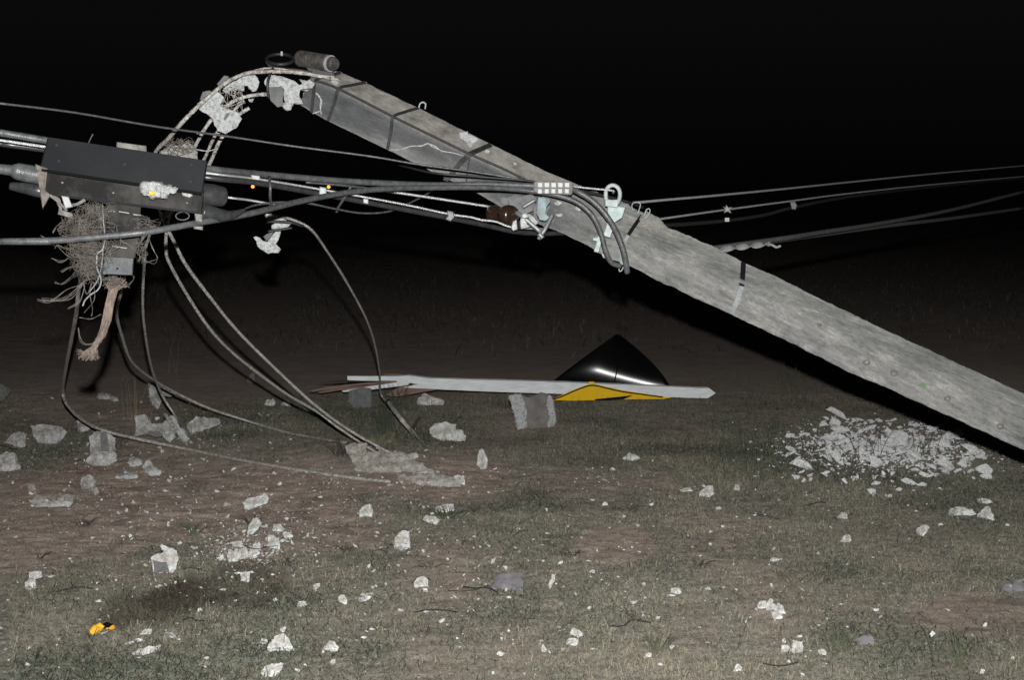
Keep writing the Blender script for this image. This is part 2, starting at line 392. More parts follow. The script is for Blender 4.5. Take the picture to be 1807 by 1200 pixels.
# ------------------------------------------------------------------ grass, straw and crumbs (uncountable)
def blades(name, n, region, length, width, lean, palette, density, matname, z0=0., inv=False):
    x0, x1, y0, y1 = region
    y = 1/RNG.uniform(1/y1, 1/y0, n) if inv else RNG.uniform(y0, y1, n); x = RNG.uniform(x0, x1, n)*(y/y1) if x0 < 0 else RNG.uniform(x0, x1, n)
    v, r, s = veg_fn(x, y); keep = RNG.uniform(0, 1, n) < density(v, r, s, x, y)
    x = x[keep]; y = y[keep]; v = v[keep]; s = s[keep]; n = len(x)
    ang = RNG.uniform(0, 2*np.pi, n); L = RNG.uniform(*length, n)*(.55+.7*v); wd = RNG.uniform(*width, n); ln = np.clip(RNG.normal(lean, .28, n), .05, 1.5)
    dx = np.cos(ang); dy = np.sin(ang); zb = tz(x, y)-.004
    sx = -dy*wd/2; sy = dx*wd/2
    a2 = ln*.6; h1 = L*.55*np.cos(a2); o1 = L*.55*np.sin(a2); a3 = np.minimum(ln*1.45, 1.62); h2 = h1+L*.45*np.cos(a3); o2 = o1+L*.45*np.sin(a3)
    P = np.zeros((n, 5, 3), np.float32)
    P[:, 0] = np.stack([x-sx, y-sy, zb], 1); P[:, 1] = np.stack([x+sx, y+sy, zb], 1)
    P[:, 2] = np.stack([x+dx*o1+sx*.8, y+dy*o1+sy*.8, zb+h1+z0], 1); P[:, 3] = np.stack([x+dx*o1-sx*.8, y+dy*o1-sy*.8, zb+h1+z0], 1)
    P[:, 4] = np.stack([x+dx*o2, y+dy*o2, zb+h2+z0], 1)
    me = bpy.data.meshes.new(name); me.vertices.add(n*5); me.vertices.foreach_set("co", P.ravel())
    b = (np.arange(n)*5)[:, None]
    li = np.concatenate([b+np.array([[0, 1, 2, 3]]), b+np.array([[3, 2, 4]])], 1).astype(np.int32).ravel()
    me.loops.add(len(li)); me.loops.foreach_set("vertex_index", li); me.polygons.add(2*n)
    ls = (np.arange(n)*7)[:, None]+np.array([[0, 4]]); me.polygons.foreach_set("loop_start", ls.astype(np.int32).ravel())
    me.polygons.foreach_set("loop_total", np.tile(np.array([4, 3], np.int32), n)); me.update(calc_edges=True)
    pal = np.array(palette); w = fbm(x*2.2, y*2.2, 5); k = np.clip(((w-.5)*1.6+.5+RNG.normal(0, .25, n))*len(pal), 0, len(pal)-1).astype(int)
    c = pal[k]*RNG.uniform(.72, 1.22, (n, 1)); c = c*(1-.75*s[:, None])
    ca = me.attributes.new("tint", 'FLOAT_COLOR', 'POINT')
    ca.data.foreach_set("color", np.repeat(np.concatenate([c, np.ones((n, 1))], 1)[:, None, :], 5, 1).astype(np.float32).ravel())
    me.materials.append(M[matname]); o = bpy.data.objects.new(name, me); COL.objects.link(o); return o
M['blade'] = attr_mat("grass_blade", "tint")
PAL = [(.235, .22, .17), (.20, .19, .143), (.16, .163, .122), (.13, .145, .105), (.10, .125, .086)]
g1 = blades("grass", 300000, (-4.2, 4.4, 4.2, 12.4), (.010, .032), (.0016, .0034), 1.25, PAL, lambda v, r, s, x, y: (.16+.9*v**1.3)*np.clip(1.35-(y-4)/11, .3, 1)*(1-.5*s), 'blade')
tag(g1, "short dry trampled grass on the reddish dirt", "grass", kind="stuff")
g2 = blades("straw_litter", 150000, (-4.2, 4.4, 4.2, 12.4), (.015, .06), (.0016, .0035), 1.5, [(.28, .245, .18), (.22, .19, .145), (.14, .12, .09), (.06, .05, .04), (.035, .03, .024)], lambda v, r, s, x, y: .25+.5*v, 'blade', z0=.003)
tag(g2, "thin straw and leaf litter lying on the dirt", "litter", kind="stuff")
g3 = blades("far_weeds", 90000, (-75, 75, 15, 170), (.08, .30), (.008, .03), .9, [(.10, .09, .078), (.075, .07, .06), (.05, .048, .04)], lambda v, r, s, x, y: np.clip((y-15)/22, 0, 1)*np.clip(2.2*fbm(x*.5, y*.22, 31)-.55, 0, 1), 'blade', inv=True)
tag(g3, "dark belt of low weeds beyond the dirt track", "weeds", kind="stuff")
def lushdens(v, r, s, x, y):
    px, py = project(np.stack([x, y, tz(x, y)], 1)); return (1-blobs(px, py, BARE))*blobs(px, py, LUSH)*np.where(py < 850, .45, .05)
g4 = blades("green_grass", 60000, (-5, 5, 4.3, 13.5), (.03, .10), (.002, .004), .6, [(.10, .095, .055), (.06, .075, .04), (.045, .07, .04), (.03, .05, .03)], lushdens, 'blade')
tag(g4, "taller green grass growing in patches round the rubble", "grass", kind="stuff")

def crumbs():
    V = []; Fc = []; mi = []; rnd = random.Random(5)
    cl = [(1565, 792, 150, 32, 3400, 1), (150, 810, 140, 55, 330, 0), (330, 775, 120, 30, 200, 0), (330, 890, 330, 80, 900, 0), (800, 1000, 800, 170, 1200, 0), (430, 975, 70, 26, 450, 0), (600, 900, 260, 90, 500, 0), (180, 1000, 220, 120, 250, 0), (760, 850, 80, 14, 160, 0), (450, 965, 90, 35, 150, 0), (1100, 1000, 700, 190, 350, 0), (1500, 860, 260, 35, 160, 0), (1150, 800, 300, 60, 110, 0), (140, 720, 170, 40, 90, 0), (1040, 845, 140, 25, 120, 0), (370, 740, 90, 20, 90, 0)]
    for cx, cy, a, b, k, heap in cl:
        for _ in range(k):
            px = rnd.gauss(cx, a*.6); py = rnd.gauss(cy, b*.6)
            if not (640 < py < 1215 and -60 < px < 1880): continue
            c = G(px, py); s = min(.016, .0014+rnd.expovariate(1/(.0048 if heap else .0029)))
            b0 = len(V); e = Vector((rnd.uniform(.6, 1.4), rnd.uniform(.6, 1.4), rnd.uniform(.5, 1.))); rot = Matrix.Rotation(rnd.uniform(0, 6.28), 3, 'Z') @ Matrix.Rotation(rnd.uniform(-1, 1), 3, 'X')
            for q in ((1, .3, .2), (-1, .2, .1), (.2, 1, -.2), (.1, -1, .2), (.3, -.2, .8), (-.1, .1, -.6)):
                V.append(c+rot @ Vector([q[n_]*s*e[n_]*rnd.uniform(.5, 1.3) for n_ in range(3)])+Vector((0, 0, s*.4+.006)))
            for f in ((0, 2, 4), (2, 1, 4), (1, 3, 4), (3, 0, 4), (2, 0, 5), (1, 2, 5), (3, 1, 5), (0, 3, 5)): Fc.append(tuple(n_+b0 for n_ in f)); mi.append(0 if heap else 1)
    mk("concrete_crumbs", (V, Fc), ['chalk', 'crushed'], kind="stuff", label="tiny pale crumbs of broken concrete scattered over the dirt", cat="crumbs", fidx=mi)
crumbs()

# ------------------------------------------------------------------ the broken concrete pole
TOP = [(470, 85), (601, 127.5), (650, 148), (736, 189), (824, 233), (864, 253), (962, 301.5), (1011, 322), (1100, 357), (1131, 373), (1162, 387), (1180, 402), (1255, 433), (1315, 464), (1372, 489), (1450, 529), (1520, 562), (1637, 617), (1807, 695), (2000, 783), (2600, 1058)]
RID = [(470, 104), (556, 139), (597, 154.5), (693, 204), (828, 270), (926, 315), (995, 356), (1033, 378), (1100, 412), (1180, 446), (1300, 495), (1500, 588), (1807, 727), (2000, 815), (2600, 1090)]
BOT = [(470, 152), (527, 181), (549.5, 197), (579, 213), (684, 264), (765, 304), (845, 342), (906, 378), (977, 405), (1038, 433), (1073, 456), (1115, 471), (1162, 496), (1284, 552), (1400, 607), (1495, 655), (1597, 699), (1805, 794), (2000, 883), (2600, 1158)]
AXD = Vector((1247, 575)).normalized(); AX0 = Vector((556, 139))
def arc(L):
    s = [(Vector(p)-AX0).dot(AXD) for p in L]; return lambda q: Vector((np.interp(q, s, [p[0] for p in L]), np.interp(q, s, [p[1] for p in L])))
fT, fR, fB = arc(TOP), arc(RID), arc(BOT)
def pdepth(s): return 6.78-.42*s/1370
def pole_pt(px, py, off=0.):
    s = (Vector((px, py))-AX0).dot(AXD); t, r, b = fT(s), fR(s), fB(s); q = Vector((px, py)); d = pdepth(s)
    nrm = Vector((-AXD.y, AXD.x)); h = (q-r).dot(nrm)
    if h < 0: k = min(1, h/((t-r).dot(nrm)+1e-6)); dd = d+.085*k
    else: k = min(1, h/((b-r).dot(nrm)+1e-6)); dd = d+.05*k
    return W(px, py, dd-off)
def pole_depth(px, py): p = pole_pt(px, py); return -(CR.transposed() @ (p-CAM)).z
def pole_shaft():
    S = list(np.linspace(-6, 2235, 540)); V = []; attr = []; prof = None
    def lerp2(a_, b_, n): return [a_.lerp(b_, i/n) for i in range(n)]
    for i, s in enumerate(S):
        t, r, b = fT(s), fR(s), fB(s); d = pdepth(s)
        if i < 4: # ragged break
            pass
        T3, R3, B3 = W(*t, d+.085), W(*r, d), W(*b, d+.05)
        dirv = ray(*r).normalized(); T4 = T3+dirv*.15; B4 = B3+dirv*.18
        loop = lerp2(R3, B3, 14)+lerp2(B3, B4, 3)+lerp2(B4, T4, 4)+lerp2(T4, T3, 3)+lerp2(T3, R3, 9)
        c = (R3+B4)/2; along = max(0, min(1, (s-470)/120))
        ax3 = (W(*fR(s+5), d)-W(*fR(s-5), d)).normalized()
        for j, p in enumerate(loop):
            q = p*9; e = 1.0 if j in (0, 14, 13, 15, 24, 25) else .5
            amp = (.0020+.0045*along)
            dv = mnoise.noise(q)*.5+mnoise.noise(p*31)*.6+mnoise.noise(Vector((p.x*70, p.y*70, p.z*70)))*.35
            chip = min(0, mnoise.noise(p*14+Vector((3, 1, 0)))+.25)*.012*(1 if j in (0, 14, 24, 25, 26) else 0)
            rag = ax3*(mnoise.noise(Vector((j*.9, 2, 1)))*.025) if i < 3 else Vector()
            V.append(p+(p-c).normalized()*(dv*amp*e+chip)+rag)
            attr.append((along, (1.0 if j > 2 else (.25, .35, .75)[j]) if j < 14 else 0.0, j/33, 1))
    n = 33; Fc = []
    for i in range(len(S)-1):
        for k in range(n): Fc.append((i*n+k, i*n+(k+1) % n, (i+1)*n+(k+1) % n, (i+1)*n+k))
    Fc.append(tuple(range(n))[::-1]); Fc.append(tuple((len(S)-1)*n+k for k in range(n)))
    return V, Fc, attr
def pole_mat():
    m = bpy.data.materials.new("weathered_pole_concrete"); m.use_nodes = True; nt = m.node_tree; b = nt.nodes["Principled BSDF"]; L = nt.links.new
    b.inputs["Roughness"].default_value = .9; b.inputs["Specular IOR Level"].default_value = .25; b.inputs["Diffuse Roughness"].default_value = .5
    tc = nt.nodes.new("ShaderNodeTexCoord"); mp = nt.nodes.new("ShaderNodeMapping")
    mp.inputs["Rotation"].default_value = (0, math.radians(-24.7), 0)
    L(tc.outputs["Object"], mp.inputs[0])
    mp2 = nt.nodes.new("ShaderNodeMapping"); mp2.inputs["Scale"].default_value = (.16, 1, 1); L(mp.outputs[0], mp2.inputs[0])
    def nz(src, s, d, r=.65):
        n = nt.nodes.new("ShaderNodeTexNoise"); n.inputs["Scale"].default_value = s; n.inputs["Detail"].default_value = d; n.inputs["Roughness"].default_value = r
        L(src.outputs[0], n.inputs["Vector"]); return n.outputs["Fac"]
    def ramp(src, e):
        r = nt.nodes.new("ShaderNodeValToRGB")
        while len(r.color_ramp.elements) < len(e): r.color_ramp.elements.new(.5)
        for k, (p, c) in zip(r.color_ramp.elements, e): k.position = p; k.color = (*c, 1)
        L(src, r.inputs[0]); return r.outputs[0]
    def mix(f, a_, b_, bt='MIX'):
        n = nt.nodes.new("ShaderNodeMix"); n.data_type = 'RGBA'; n.blend_type = bt
        if isinstance(f, float): n.inputs[0].default_value = f
        else: L(f, n.inputs[0])
        L(a_, n.inputs[6]); L(b_, n.inputs[7]); return n.outputs[2]
    at = nt.nodes.new("ShaderNodeAttribute"); at.attribute_name = "zone"; sp = nt.nodes.new("ShaderNodeSeparateColor"); L(at.outputs["Color"], sp.inputs[0])
    roughc = ramp(nz(mp2, 26, 12, .74), [(.30, (.08, .083, .082)), (.42, (.155, .156, .151)), (.55, (.22, .216, .209)), (.68, (.33, .32, .31))])
    roughc = mix(1.0, roughc, ramp(nz(mp, 4.5, 6), [(.35, (.78, .80, .80)), (.6, (1.12, 1.1, 1.08))]), 'MULTIPLY')
    mp3 = nt.nodes.new("ShaderNodeMapping"); mp3.inputs["Scale"].default_value = (.34, 1, 1); L(mp.outputs[0], mp3.inputs[0])
    speck = ramp(nz(mp3, 85, 9, .85), [(.34, (.42, .43, .43)), (.46, (.94, .94, .94)), (.54, (1, 1, 1)), (.66, (1.7, 1.66, 1.6))])
    roughc = mix(1.0, roughc, speck, 'MULTIPLY')
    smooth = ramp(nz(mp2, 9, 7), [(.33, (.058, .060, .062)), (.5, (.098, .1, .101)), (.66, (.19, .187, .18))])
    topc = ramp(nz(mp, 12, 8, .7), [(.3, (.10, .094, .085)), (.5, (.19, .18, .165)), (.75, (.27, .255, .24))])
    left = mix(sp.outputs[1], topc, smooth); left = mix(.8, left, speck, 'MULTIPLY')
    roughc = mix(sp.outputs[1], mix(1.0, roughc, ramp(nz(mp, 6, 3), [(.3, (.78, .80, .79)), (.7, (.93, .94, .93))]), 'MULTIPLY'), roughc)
    c = mix(sp.outputs[0], left, roughc)
    L(c, b.inputs["Base Color"])
    bp = nt.nodes.new("ShaderNodeBump"); bp.inputs["Strength"].default_value = .5; bp.inputs["Distance"].default_value = .006
    L(nz(mp, 90, 8, .75), bp.inputs["Height"]); L(bp.outputs[0], b.inputs["Normal"])
    return m
M['pole'] = pole_mat()
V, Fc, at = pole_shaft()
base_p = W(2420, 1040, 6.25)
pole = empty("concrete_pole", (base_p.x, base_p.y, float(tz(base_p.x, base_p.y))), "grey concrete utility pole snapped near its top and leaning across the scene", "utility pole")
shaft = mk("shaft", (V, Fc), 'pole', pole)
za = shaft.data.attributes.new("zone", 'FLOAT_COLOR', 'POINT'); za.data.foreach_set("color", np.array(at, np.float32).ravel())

def pole_strip(pts, off, half_px, thick=.003, m='rubber', name='strap', wrap=True, parent=pole):
    P = [pole_pt(x_, y_, off) for x_, y_ in pts]
    hw = half_px*pxm(6.7)
    path = spline(P, 5)
    if wrap:
        dirv = ray(*pts[0]).normalized()
        path += [P[-1]+dirv*.22, P[0]+dirv*.20, P[0]]
    V = []; Fc = []; N = len(path); ax3 = (W(1300, 500, 6.55)-W(700, 208, 6.74)).normalized()
    for i, p in enumerate(path):
        t = (path[min(i+1, N-1)]-path[max(i-1, 0)]).normalized(); s = ax3-t*ax3.dot(t); s.normalize(); nn = t.cross(s)
        for u, w_ in ((-1, -1), (1, -1), (1, 1), (-1, 1)): V.append(p+s*hw*u+nn*thick*w_)
    for i in range(N-1):
        for k in range(4): Fc.append((i*4+k, i*4+(k+1) % 4, i*4+4+(k+1) % 4, i*4+4+k))
    Fc += [(3, 2, 1, 0), tuple((N-1)*4+k for k in range(4))]
    return mk(name, fixn((V, Fc)), m, parent)
for pts in ([(601, 127.5), (578, 134), (557, 141), (553, 165), (549.5, 197)], [(645, 145), (620, 150), (598, 156), (590, 180), (579, 212)],
            [(738, 190), (715, 197), (694, 206), (690, 230), (684, 262)]):
    pole_strip(pts, .006, 2.6, name='tie_strap')
pole_strip([(866, 255), (848, 263), (829, 272), (812, 288), (796, 308), (786, 318)], .010, 4.5, name='tie_strap')
pole_strip([(829, 272), (826, 295), (822, 325)], .004, 1.0, name='tie_wire', wrap=False)
pole_strip([(1312, 463), (1311, 480), (1309, 504)], .006, 4.4, .0015, 'arm', 'steel_band', wrap=False)
pole_strip([(1309, 505), (1303, 525), (1291, 554)], .006, 4.2, .0015, 'galv', 'steel_band', wrap=False)
pole_strip([(1133, 380), (1124, 392), (1109, 414)], .008, 3.2, .0015, 'arm', 'steel_band', wrap=False)
pole_strip([(1109, 415), (1102, 428), (1096, 455), (1098, 468)], .008, 2.6, .0015, 'galv', 'steel_band', wrap=False)
def crack(pts, w_=1.3, name='crack'):
    P = [pole_pt(x_+random.uniform(-1, 1), y_+random.uniform(-1, 1), .0022) for x_, y_ in pts]
    mk(name, sweep(spline(P, 3), lambda t: w_*pxm(6.7)*(.4+.6*math.sin(math.pi*min(1, .1+t*.9))), 5, .35), 'fresh', pole)
crack([(690, 265), (708, 264), (725, 258), (745, 257), (756, 253), (765, 260), (783, 266), (800, 270), (818, 274)])
crack([(757, 254), (768, 258), (780, 268)], 1.2)
crack([(558, 163), (563, 170), (566, 178), (565, 190), (567, 202)], 1.6); crack([(566, 196), (556, 200), (551, 201)], 1.2)
def pole_chip(outline, name='chipped_patch', t=.012, amp=.003, m='fresh'):
    P = [pole_pt(x_, y_, .003) for x_, y_ in outline]; n = len(P); dirv = ray(*outline[0]).normalized()
    c = sum(P, Vector())/n
    V = [c+(p-c)*.9-dirv*.006 for p in P]+[p+dirv*t for p in P]
    Fc = [tuple(range(n)), tuple(range(n, 2*n))[::-1]]+[(k, n+k, n+(k+1) % n, (k+1) % n) for k in range(n)]
    mk(name, rough((V, Fc), amp, 25, seed=3, maxlen=.014), m, pole)
pole_chip([(808, 233), (818, 231), (825, 231), (825, 237), (834, 238), (847, 246), (838, 252), (834, 258), (829, 263), (824, 252), (812, 243)])
pole_chip([(585, 136), (597, 140), (599, 148), (590, 150), (584, 143)]); pole_chip([(528, 139), (545, 143), (555, 148), (549, 154), (534, 148)])
pole_chip([(555, 128), (575, 133), (578, 138), (562, 137)]); 
pole_chip([(1140, 372), (1163, 386), (1176, 402), (1168, 418), (1150, 413), (1132, 400), (1128, 385)], 'rough_lump', .03, .010, 'pole')
for q in ([(978, 357), (985, 354), (992, 358), (986, 362), (979, 361)], [(979, 378), (990, 376), (994, 380), (984, 382)], [(955, 346), (966, 344), (972, 350), (962, 353)], [(1016, 364), (1026, 368), (1024, 373), (1014, 369)], [(930, 374), (938, 380), (950, 392), (946, 397), (934, 388)], [(1060, 446), (1082, 458), (1080, 462), (1064, 454)], [(858, 262), (866, 266), (862, 270), (855, 267)], [(905, 285), (914, 289), (908, 292)]):
    pole_chip(q, t=.008, amp=.004)
for q in ([(938, 362), (958, 356), (972, 362), (968, 380), (980, 392), (960, 398), (944, 390)], [(880, 352), (905, 345), (930, 348), (936, 362), (915, 368), (892, 362)]):
    pole_chip(q, 'torn_concrete', .03, .012, 'cast')
for x_, y_, r_ in ((1529, 640, 4.5), (1578, 659, 5), (1672, 704, 4), (1765, 753, 4.5), (1446, 574, 2.5)):
    P = [pole_pt(x_+r_*math.cos(t)*1.2, y_+r_*math.sin(t)*.9, .004) for t in np.linspace(0, 6.283, 12)[:-1]]; mk("knot", sweep(P, .0035, 5, .3, closed=True), 'pink_plate', pole)
# small lifting loops of wire
def loop(pts, d, r, m='galv_pale', name='wire_loop', parent=pole, n=6):
    return mk(name, tube([(x_, y_, d) for x_, y_ in pts], r, n), m, parent, smooth=True)
loop([(739, 191), (741, 183), (746, 180), (751, 183), (750, 192)], 6.83, .0035)
loop([(1117, 372), (1115, 362), (1120, 357), (1127, 357), (1130, 362), (1125, 378)], 6.62, .0022); loop([(1137, 382), (1140, 371), (1145, 368), (1147, 373), (1141, 383), (1135, 386)], 6.6, .0022)
loop([(1092, 470), (1096, 466), (1101, 468), (1097, 477), (1093, 478), (1092, 470)], 6.55, .003)
# clamp with the eye nut
cl = mk("pole_clamp", join(plate([(1072, 361), (1104, 365), (1098, 384), (1086, 392), (1076, 420), (1064, 416), (1073, 388)], 6.50, .02), plate([(1062, 412), (1070, 412), (1062, 428), (1056, 446), (1048, 444), (1053, 426), (1046, 424), (1046, 419), (1054, 418)], 6.56, .02)), 'galv_pale', pole)
eye = tube([(1071, 360, 6.48), (1069, 345, 6.48), (1070, 335, 6.48), (1076, 328, 6.48), (1084, 327, 6.48), (1091, 332, 6.48), (1094, 342, 6.48), (1092, 353, 6.48), (1088, 361, 6.48)], 3.6*pxm(6.48), 10)
mk("eye_nut", join(eye, plate([(1068, 352), (1092, 352), (1090, 366), (1068, 364)], 6.47, .03)), 'galv_pale', cl, smooth=False)
br = mk("bracket", rough(plate([(950, 347), (970, 349), (972, 354), (965, 364), (962, 378), (968, 384), (962, 390), (952, 388), (946, 376)], 6.49, .018), .003, 20, maxlen=.02), 'turq', pole)
mk("bracket_bolt", join(tube([(905, 372, 6.5), (922, 382, 6.45), (955, 410, 6.45)], 4*pxm(6.5)), tube([(922, 366, 6.47), (945, 352, 6.47)], 3*pxm(6.5)), tube([(975, 378, 6.47), (962, 404, 6.45), (950, 422, 6.45)], 3.4*pxm(6.5)), tube([(951, 412, 6.44), (958, 420, 6.44)], 4.2*pxm(6.5))), 'galv', br, smooth=True)
mk("bracket_plate", plate([(896, 352), (938, 342), (946, 350), (940, 372), (912, 385), (902, 376)], 6.53, .02), 'cast', br)

# broken concrete still hanging on the bars at the tip
def chunk_px(name, outline, d, thick, m=('fresh', 'cast'), parent=None, face=None, amp=.008, maxlen=.022, **kw):
    g = rough(plate(outline, d, thick, .8), amp, 14, seed=len(outline)+outline[0][0]*.01, maxlen=maxlen)
    return mk(name, g, list(m), parent, fidx=facemats(g, face, .8) if face else None, **kw)
chunk_px("broken_tip", [(468, 138), (478, 132), (497, 136), (515, 140), (530, 150), (545, 140), (556, 146), (552, 157), (530, 158), (530, 172), (534, 183), (519, 181), (513, 193), (505, 195), (497, 188), (503, 184), (499, 168), (500, 158), (495, 151), (474, 152), (466, 147)], 6.70, .12, parent=pole)
chunk_px("tip_core", [(474, 150), (496, 150), (501, 160), (500, 180), (505, 185), (490, 188), (478, 177), (470, 162)], 6.74, .14, m=('cast', 'cast'), parent=pole, amp=.004)
chunk_px("concrete_chunk", [(391, 160), (405, 146), (414, 141), (430, 133), (450, 131), (455, 137), (461, 144), (452, 160), (447, 162), (438, 150), (431, 151), (430, 160), (412, 156), (400, 163)], 6.66, .06, parent=pole)
chunk_px("concrete_chunk", [(383, 148), (396, 133), (404, 134), (401, 147), (390, 156)], 6.62, .06, m=('cast', 'cast'), parent=pole, amp=.003)
chunk_px("concrete_chunk", [(350, 182), (362, 172), (384, 161), (395, 171), (386, 185), (400, 193), (412, 196), (422, 200), (427, 209), (418, 227), (398, 235), (385, 230), (376, 209), (352, 194)], 6.55, .07, parent=pole)
chunk_px("concrete_chunk", [(353, 176), (358, 161), (371, 159), (376, 164), (362, 172)], 6.56, .05, m=('cast', 'cast'), parent=pole, amp=.003)
chunk_px("concrete_chunk", [(394, 209), (398, 200), (407, 197), (403, 206), (396, 213)], 6.545, .02, m=('cast', 'cast'), parent=pole, amp=.002)
chunk_px("concrete_chunk", [(438, 174), (449, 173), (445, 180), (440, 179)], 6.68, .02, parent=pole, amp=.003)

# reinforcing bars, bent out of the tip, behind the crossarm and down to the ground
def bar(L, rpx, d0=7.0, name="reinforcing_bar", parent=pole, m='rebar', n=7):
    return mk(name, tube(L, rpx*pxm(d0), n, 7, .10, lift=rpx*pxm(d0)*.7), m, parent, smooth=True)
bar([(600, 141, 6.80), (560, 133, 6.74), (520, 127, 6.72), (475, 126, 6.68), (440, 128, 6.62), (412, 138, 6.57), (390, 152, 6.53), (355, 182, 6.5), (322, 215, 6.5), (298, 243, 6.6), (273, 272, 6.75), (270, 320, 7.0), (285, 380, 7.2), (308, 428, 7.35), (330, 470, 7.5), (375, 530, 7.8), (420, 585, 8.1), (480, 645, 8.4), (550, 710, 8.7), (610, 755, 8.95), (680, 795, 9.1), (740, 822, 'g'), (775, 836, 'g')], 3.4)
bar([(500, 168, 6.80), (470, 166, 6.74), (445, 168, 6.7), (422, 174, 6.7), (400, 186, 6.72), (372, 212, 6.75), (350, 247, 6.8), (333, 282, 6.9), (310, 340, 7.1), (295, 400, 7.25), (293, 440, 7.4), (299, 464, 7.5), (330, 520, 7.8), (370, 580, 8.1), (410, 622, 8.4), (460, 662, 8.7), (510, 698, 9.0), (560, 727, 9.25), (600, 757, 9.3), (650, 790, 9.2), (685, 812, 'g'), (715, 832, 'g')], 3.3)
bar([(430, 176, 6.78), (412, 196, 6.8), (390, 222, 6.8), (374, 250, 6.85), (358, 284, 6.95), (320, 340, 7.1), (280, 390, 7.3), (262, 420, 7.4), (255, 460, 7.5), (252, 540, 8.0), (258, 600, 8.6), (268, 650, 9.3), (285, 695, 9.8), (308, 732, 9.9), (328, 765, 'g'), (338, 783, 'g')], 2.8)
bar([(440, 190, 6.9), (418, 205, 6.9), (400, 230, 6.9), (385, 254, 6.9), (368, 292, 7.0), (330, 350, 7.2), (270, 400, 7.4), (232, 450, 7.5), (214, 515, 7.8), (206, 553, 8.1), (215, 592, 8.6), (232, 637, 9.2), (265, 666, 9.8), (310, 693, 10.2), (370, 721, 10.4), (440, 744, 10.5), (510, 766, 'g'), (560, 775, 'g'), (610, 783, 'g')], 3.4)
bar([(180, 380, 6.9), (160, 440, 7.1), (140, 505, 7.4), (134, 555, 7.8), (118, 640, 9.2), (111, 688, 10.2), (117, 712, 10.2), (140, 737, 10.0), (175, 757, 9.8), (230, 772, 9.75), (330, 795, 'g'), (440, 817, 'g'), (540, 834, 'g'), (640, 848, 'g'), (690, 853, 'g')], 4.3)
rb = bar([(470, 379, 6.7), (500, 383, 6.8), (530, 393, 6.9), (552, 408, 7.0), (575, 440, 7.3), (610, 495, 7.9), (645, 560, 8.6), (662, 610, 9.3), (670, 660, 10.0), (672, 695, 10.5), (684, 710, 10.4), (710, 742, 10.2), (750, 786, 'g'), (782, 812, 'g')], 2.4)
bar([(684, 708, 10.35), (708, 740, 10.05), (734, 772, 'g')], 4.2, 10, name="reinforcing_bar")
bar([(291, 730, 10.0), (302, 748, 9.95), (325, 775, 'g'), (338, 784, 'g')], 3.6, 9.8)
bar([(664, 790, 9.05), (690, 808, 'g'), (714, 831, 'g')], 2.0, 9.0)
bar([(590, 135, 6.77), (545, 131, 6.73), (500, 122, 6.72), (470, 120, 6.7), (440, 126, 6.66)], 1.8)
for q in ([(347, 235, 6.8), (368, 236, 6.8), (395, 234, 6.8)], [(345, 263, 6.85), (365, 266, 6.85), (385, 262, 6.85)]): bar(q, 1.0, 6.8, "tie_wire")
def tangle(cx, cy, rx, ry, d, n, r, rnd, span=2.2, depth=.08):
    out = []
    for _ in range(n):
        x_, y_ = cx+rx*rnd.uniform(-.9, .9), cy+ry*rnd.uniform(-.9, .9); h = rnd.uniform(0, 6.28); z_ = rnd.uniform(-depth, depth); cv = rnd.gauss(0, .45); L = []
        st = (rx+ry)*rnd.uniform(.10, .28)
        for i in range(7):
            L.append((x_, y_, d+z_)); h += cv+rnd.gauss(0, .35); z_ += rnd.uniform(-.25, .25)*depth
            x_ += math.cos(h)*st; y_ += math.sin(h)*st*1.1
            e = math.hypot((x_-cx)/rx, (y_-cy)/ry)
            if e > 1.05: h = math.atan2(cy-y_, cx-x_)+rnd.uniform(-.9, .9)
        out.append(tube(L, r*rnd.uniform(.5, 1.5), 4, 3))
    return join(*out)
mk("tie_wire", tangle(405, 178, 22, 20, 6.66, 14, .0012, random.Random(4)), 'rebar', pole)

# ------------------------------------------------------------------ crossarm hanging on the left
DA = 5.1
arm = empty("crossarm", W(220, 310, DA+.06), "dark steel channel crossarm hanging from the cables on the left", "crossarm")
arm_up = plate([(84, 241), (366, 283), (358, 336), (356, 340), (75, 298), (71, 292)], DA, .13); mk("top_flange", arm_up, 'arm', arm)
mk("web", plate([(79, 296), (361, 334), (357, 372), (355, 376), (79, 341), (77, 338)], DA+.045, .085), 'arm_low', arm)
mk("lip", plate([(78, 340), (357, 374), (357, 378), (77, 344)], DA+.02, .05), 'arm', arm)
mk("flange_shadow_strip", plate([(72, 297), (356, 339), (356, 344), (72, 302)], DA-.012, .03), 'black_ink', arm)  # thin black strip standing in for the shadow band under the top flange
for x_, y_ in ((100, 256), (104, 284), (338, 290), (336, 320), (220, 290)): mk("bolt_head", sweep([W(x_, y_, DA+.004), W(x_, y_, DA-.007)], 2.6*pxm(DA), 6), 'arm', arm)
for x_, y_ in ((110, 322), (200, 340), (330, 358)): mk("rivet", sweep([W(x_, y_, DA+.05), W(x_, y_, DA+.036)], 1.8*pxm(DA), 8), 'hook', arm)
mk("end_bracket", join(plate([(62, 289), (84, 297), (80, 338), (89, 344), (75, 369), (69, 330)], DA-.01, .02), plate([(66, 300), (80, 303), (78, 336), (69, 332)], DA-.02, .01)), 'pink_plate', arm)
mk("mounting_column", plate([(188, 356), (249, 364), (245, 430), (238, 455), (235, 457), (186, 455), (183, 440), (190, 400)], DA+.03, .06), 'arm_low', arm)
gp = mk("cover_plate", plate([(184, 452), (236, 455), (234, 486), (180, 484)], DA-.015, .05), 'galv_dull', arm)
mk("bolt", sweep([W(207, 474, DA-.017), W(207, 474, DA-.010)], 1.9*pxm(DA), 10), 'black_ink', gp)
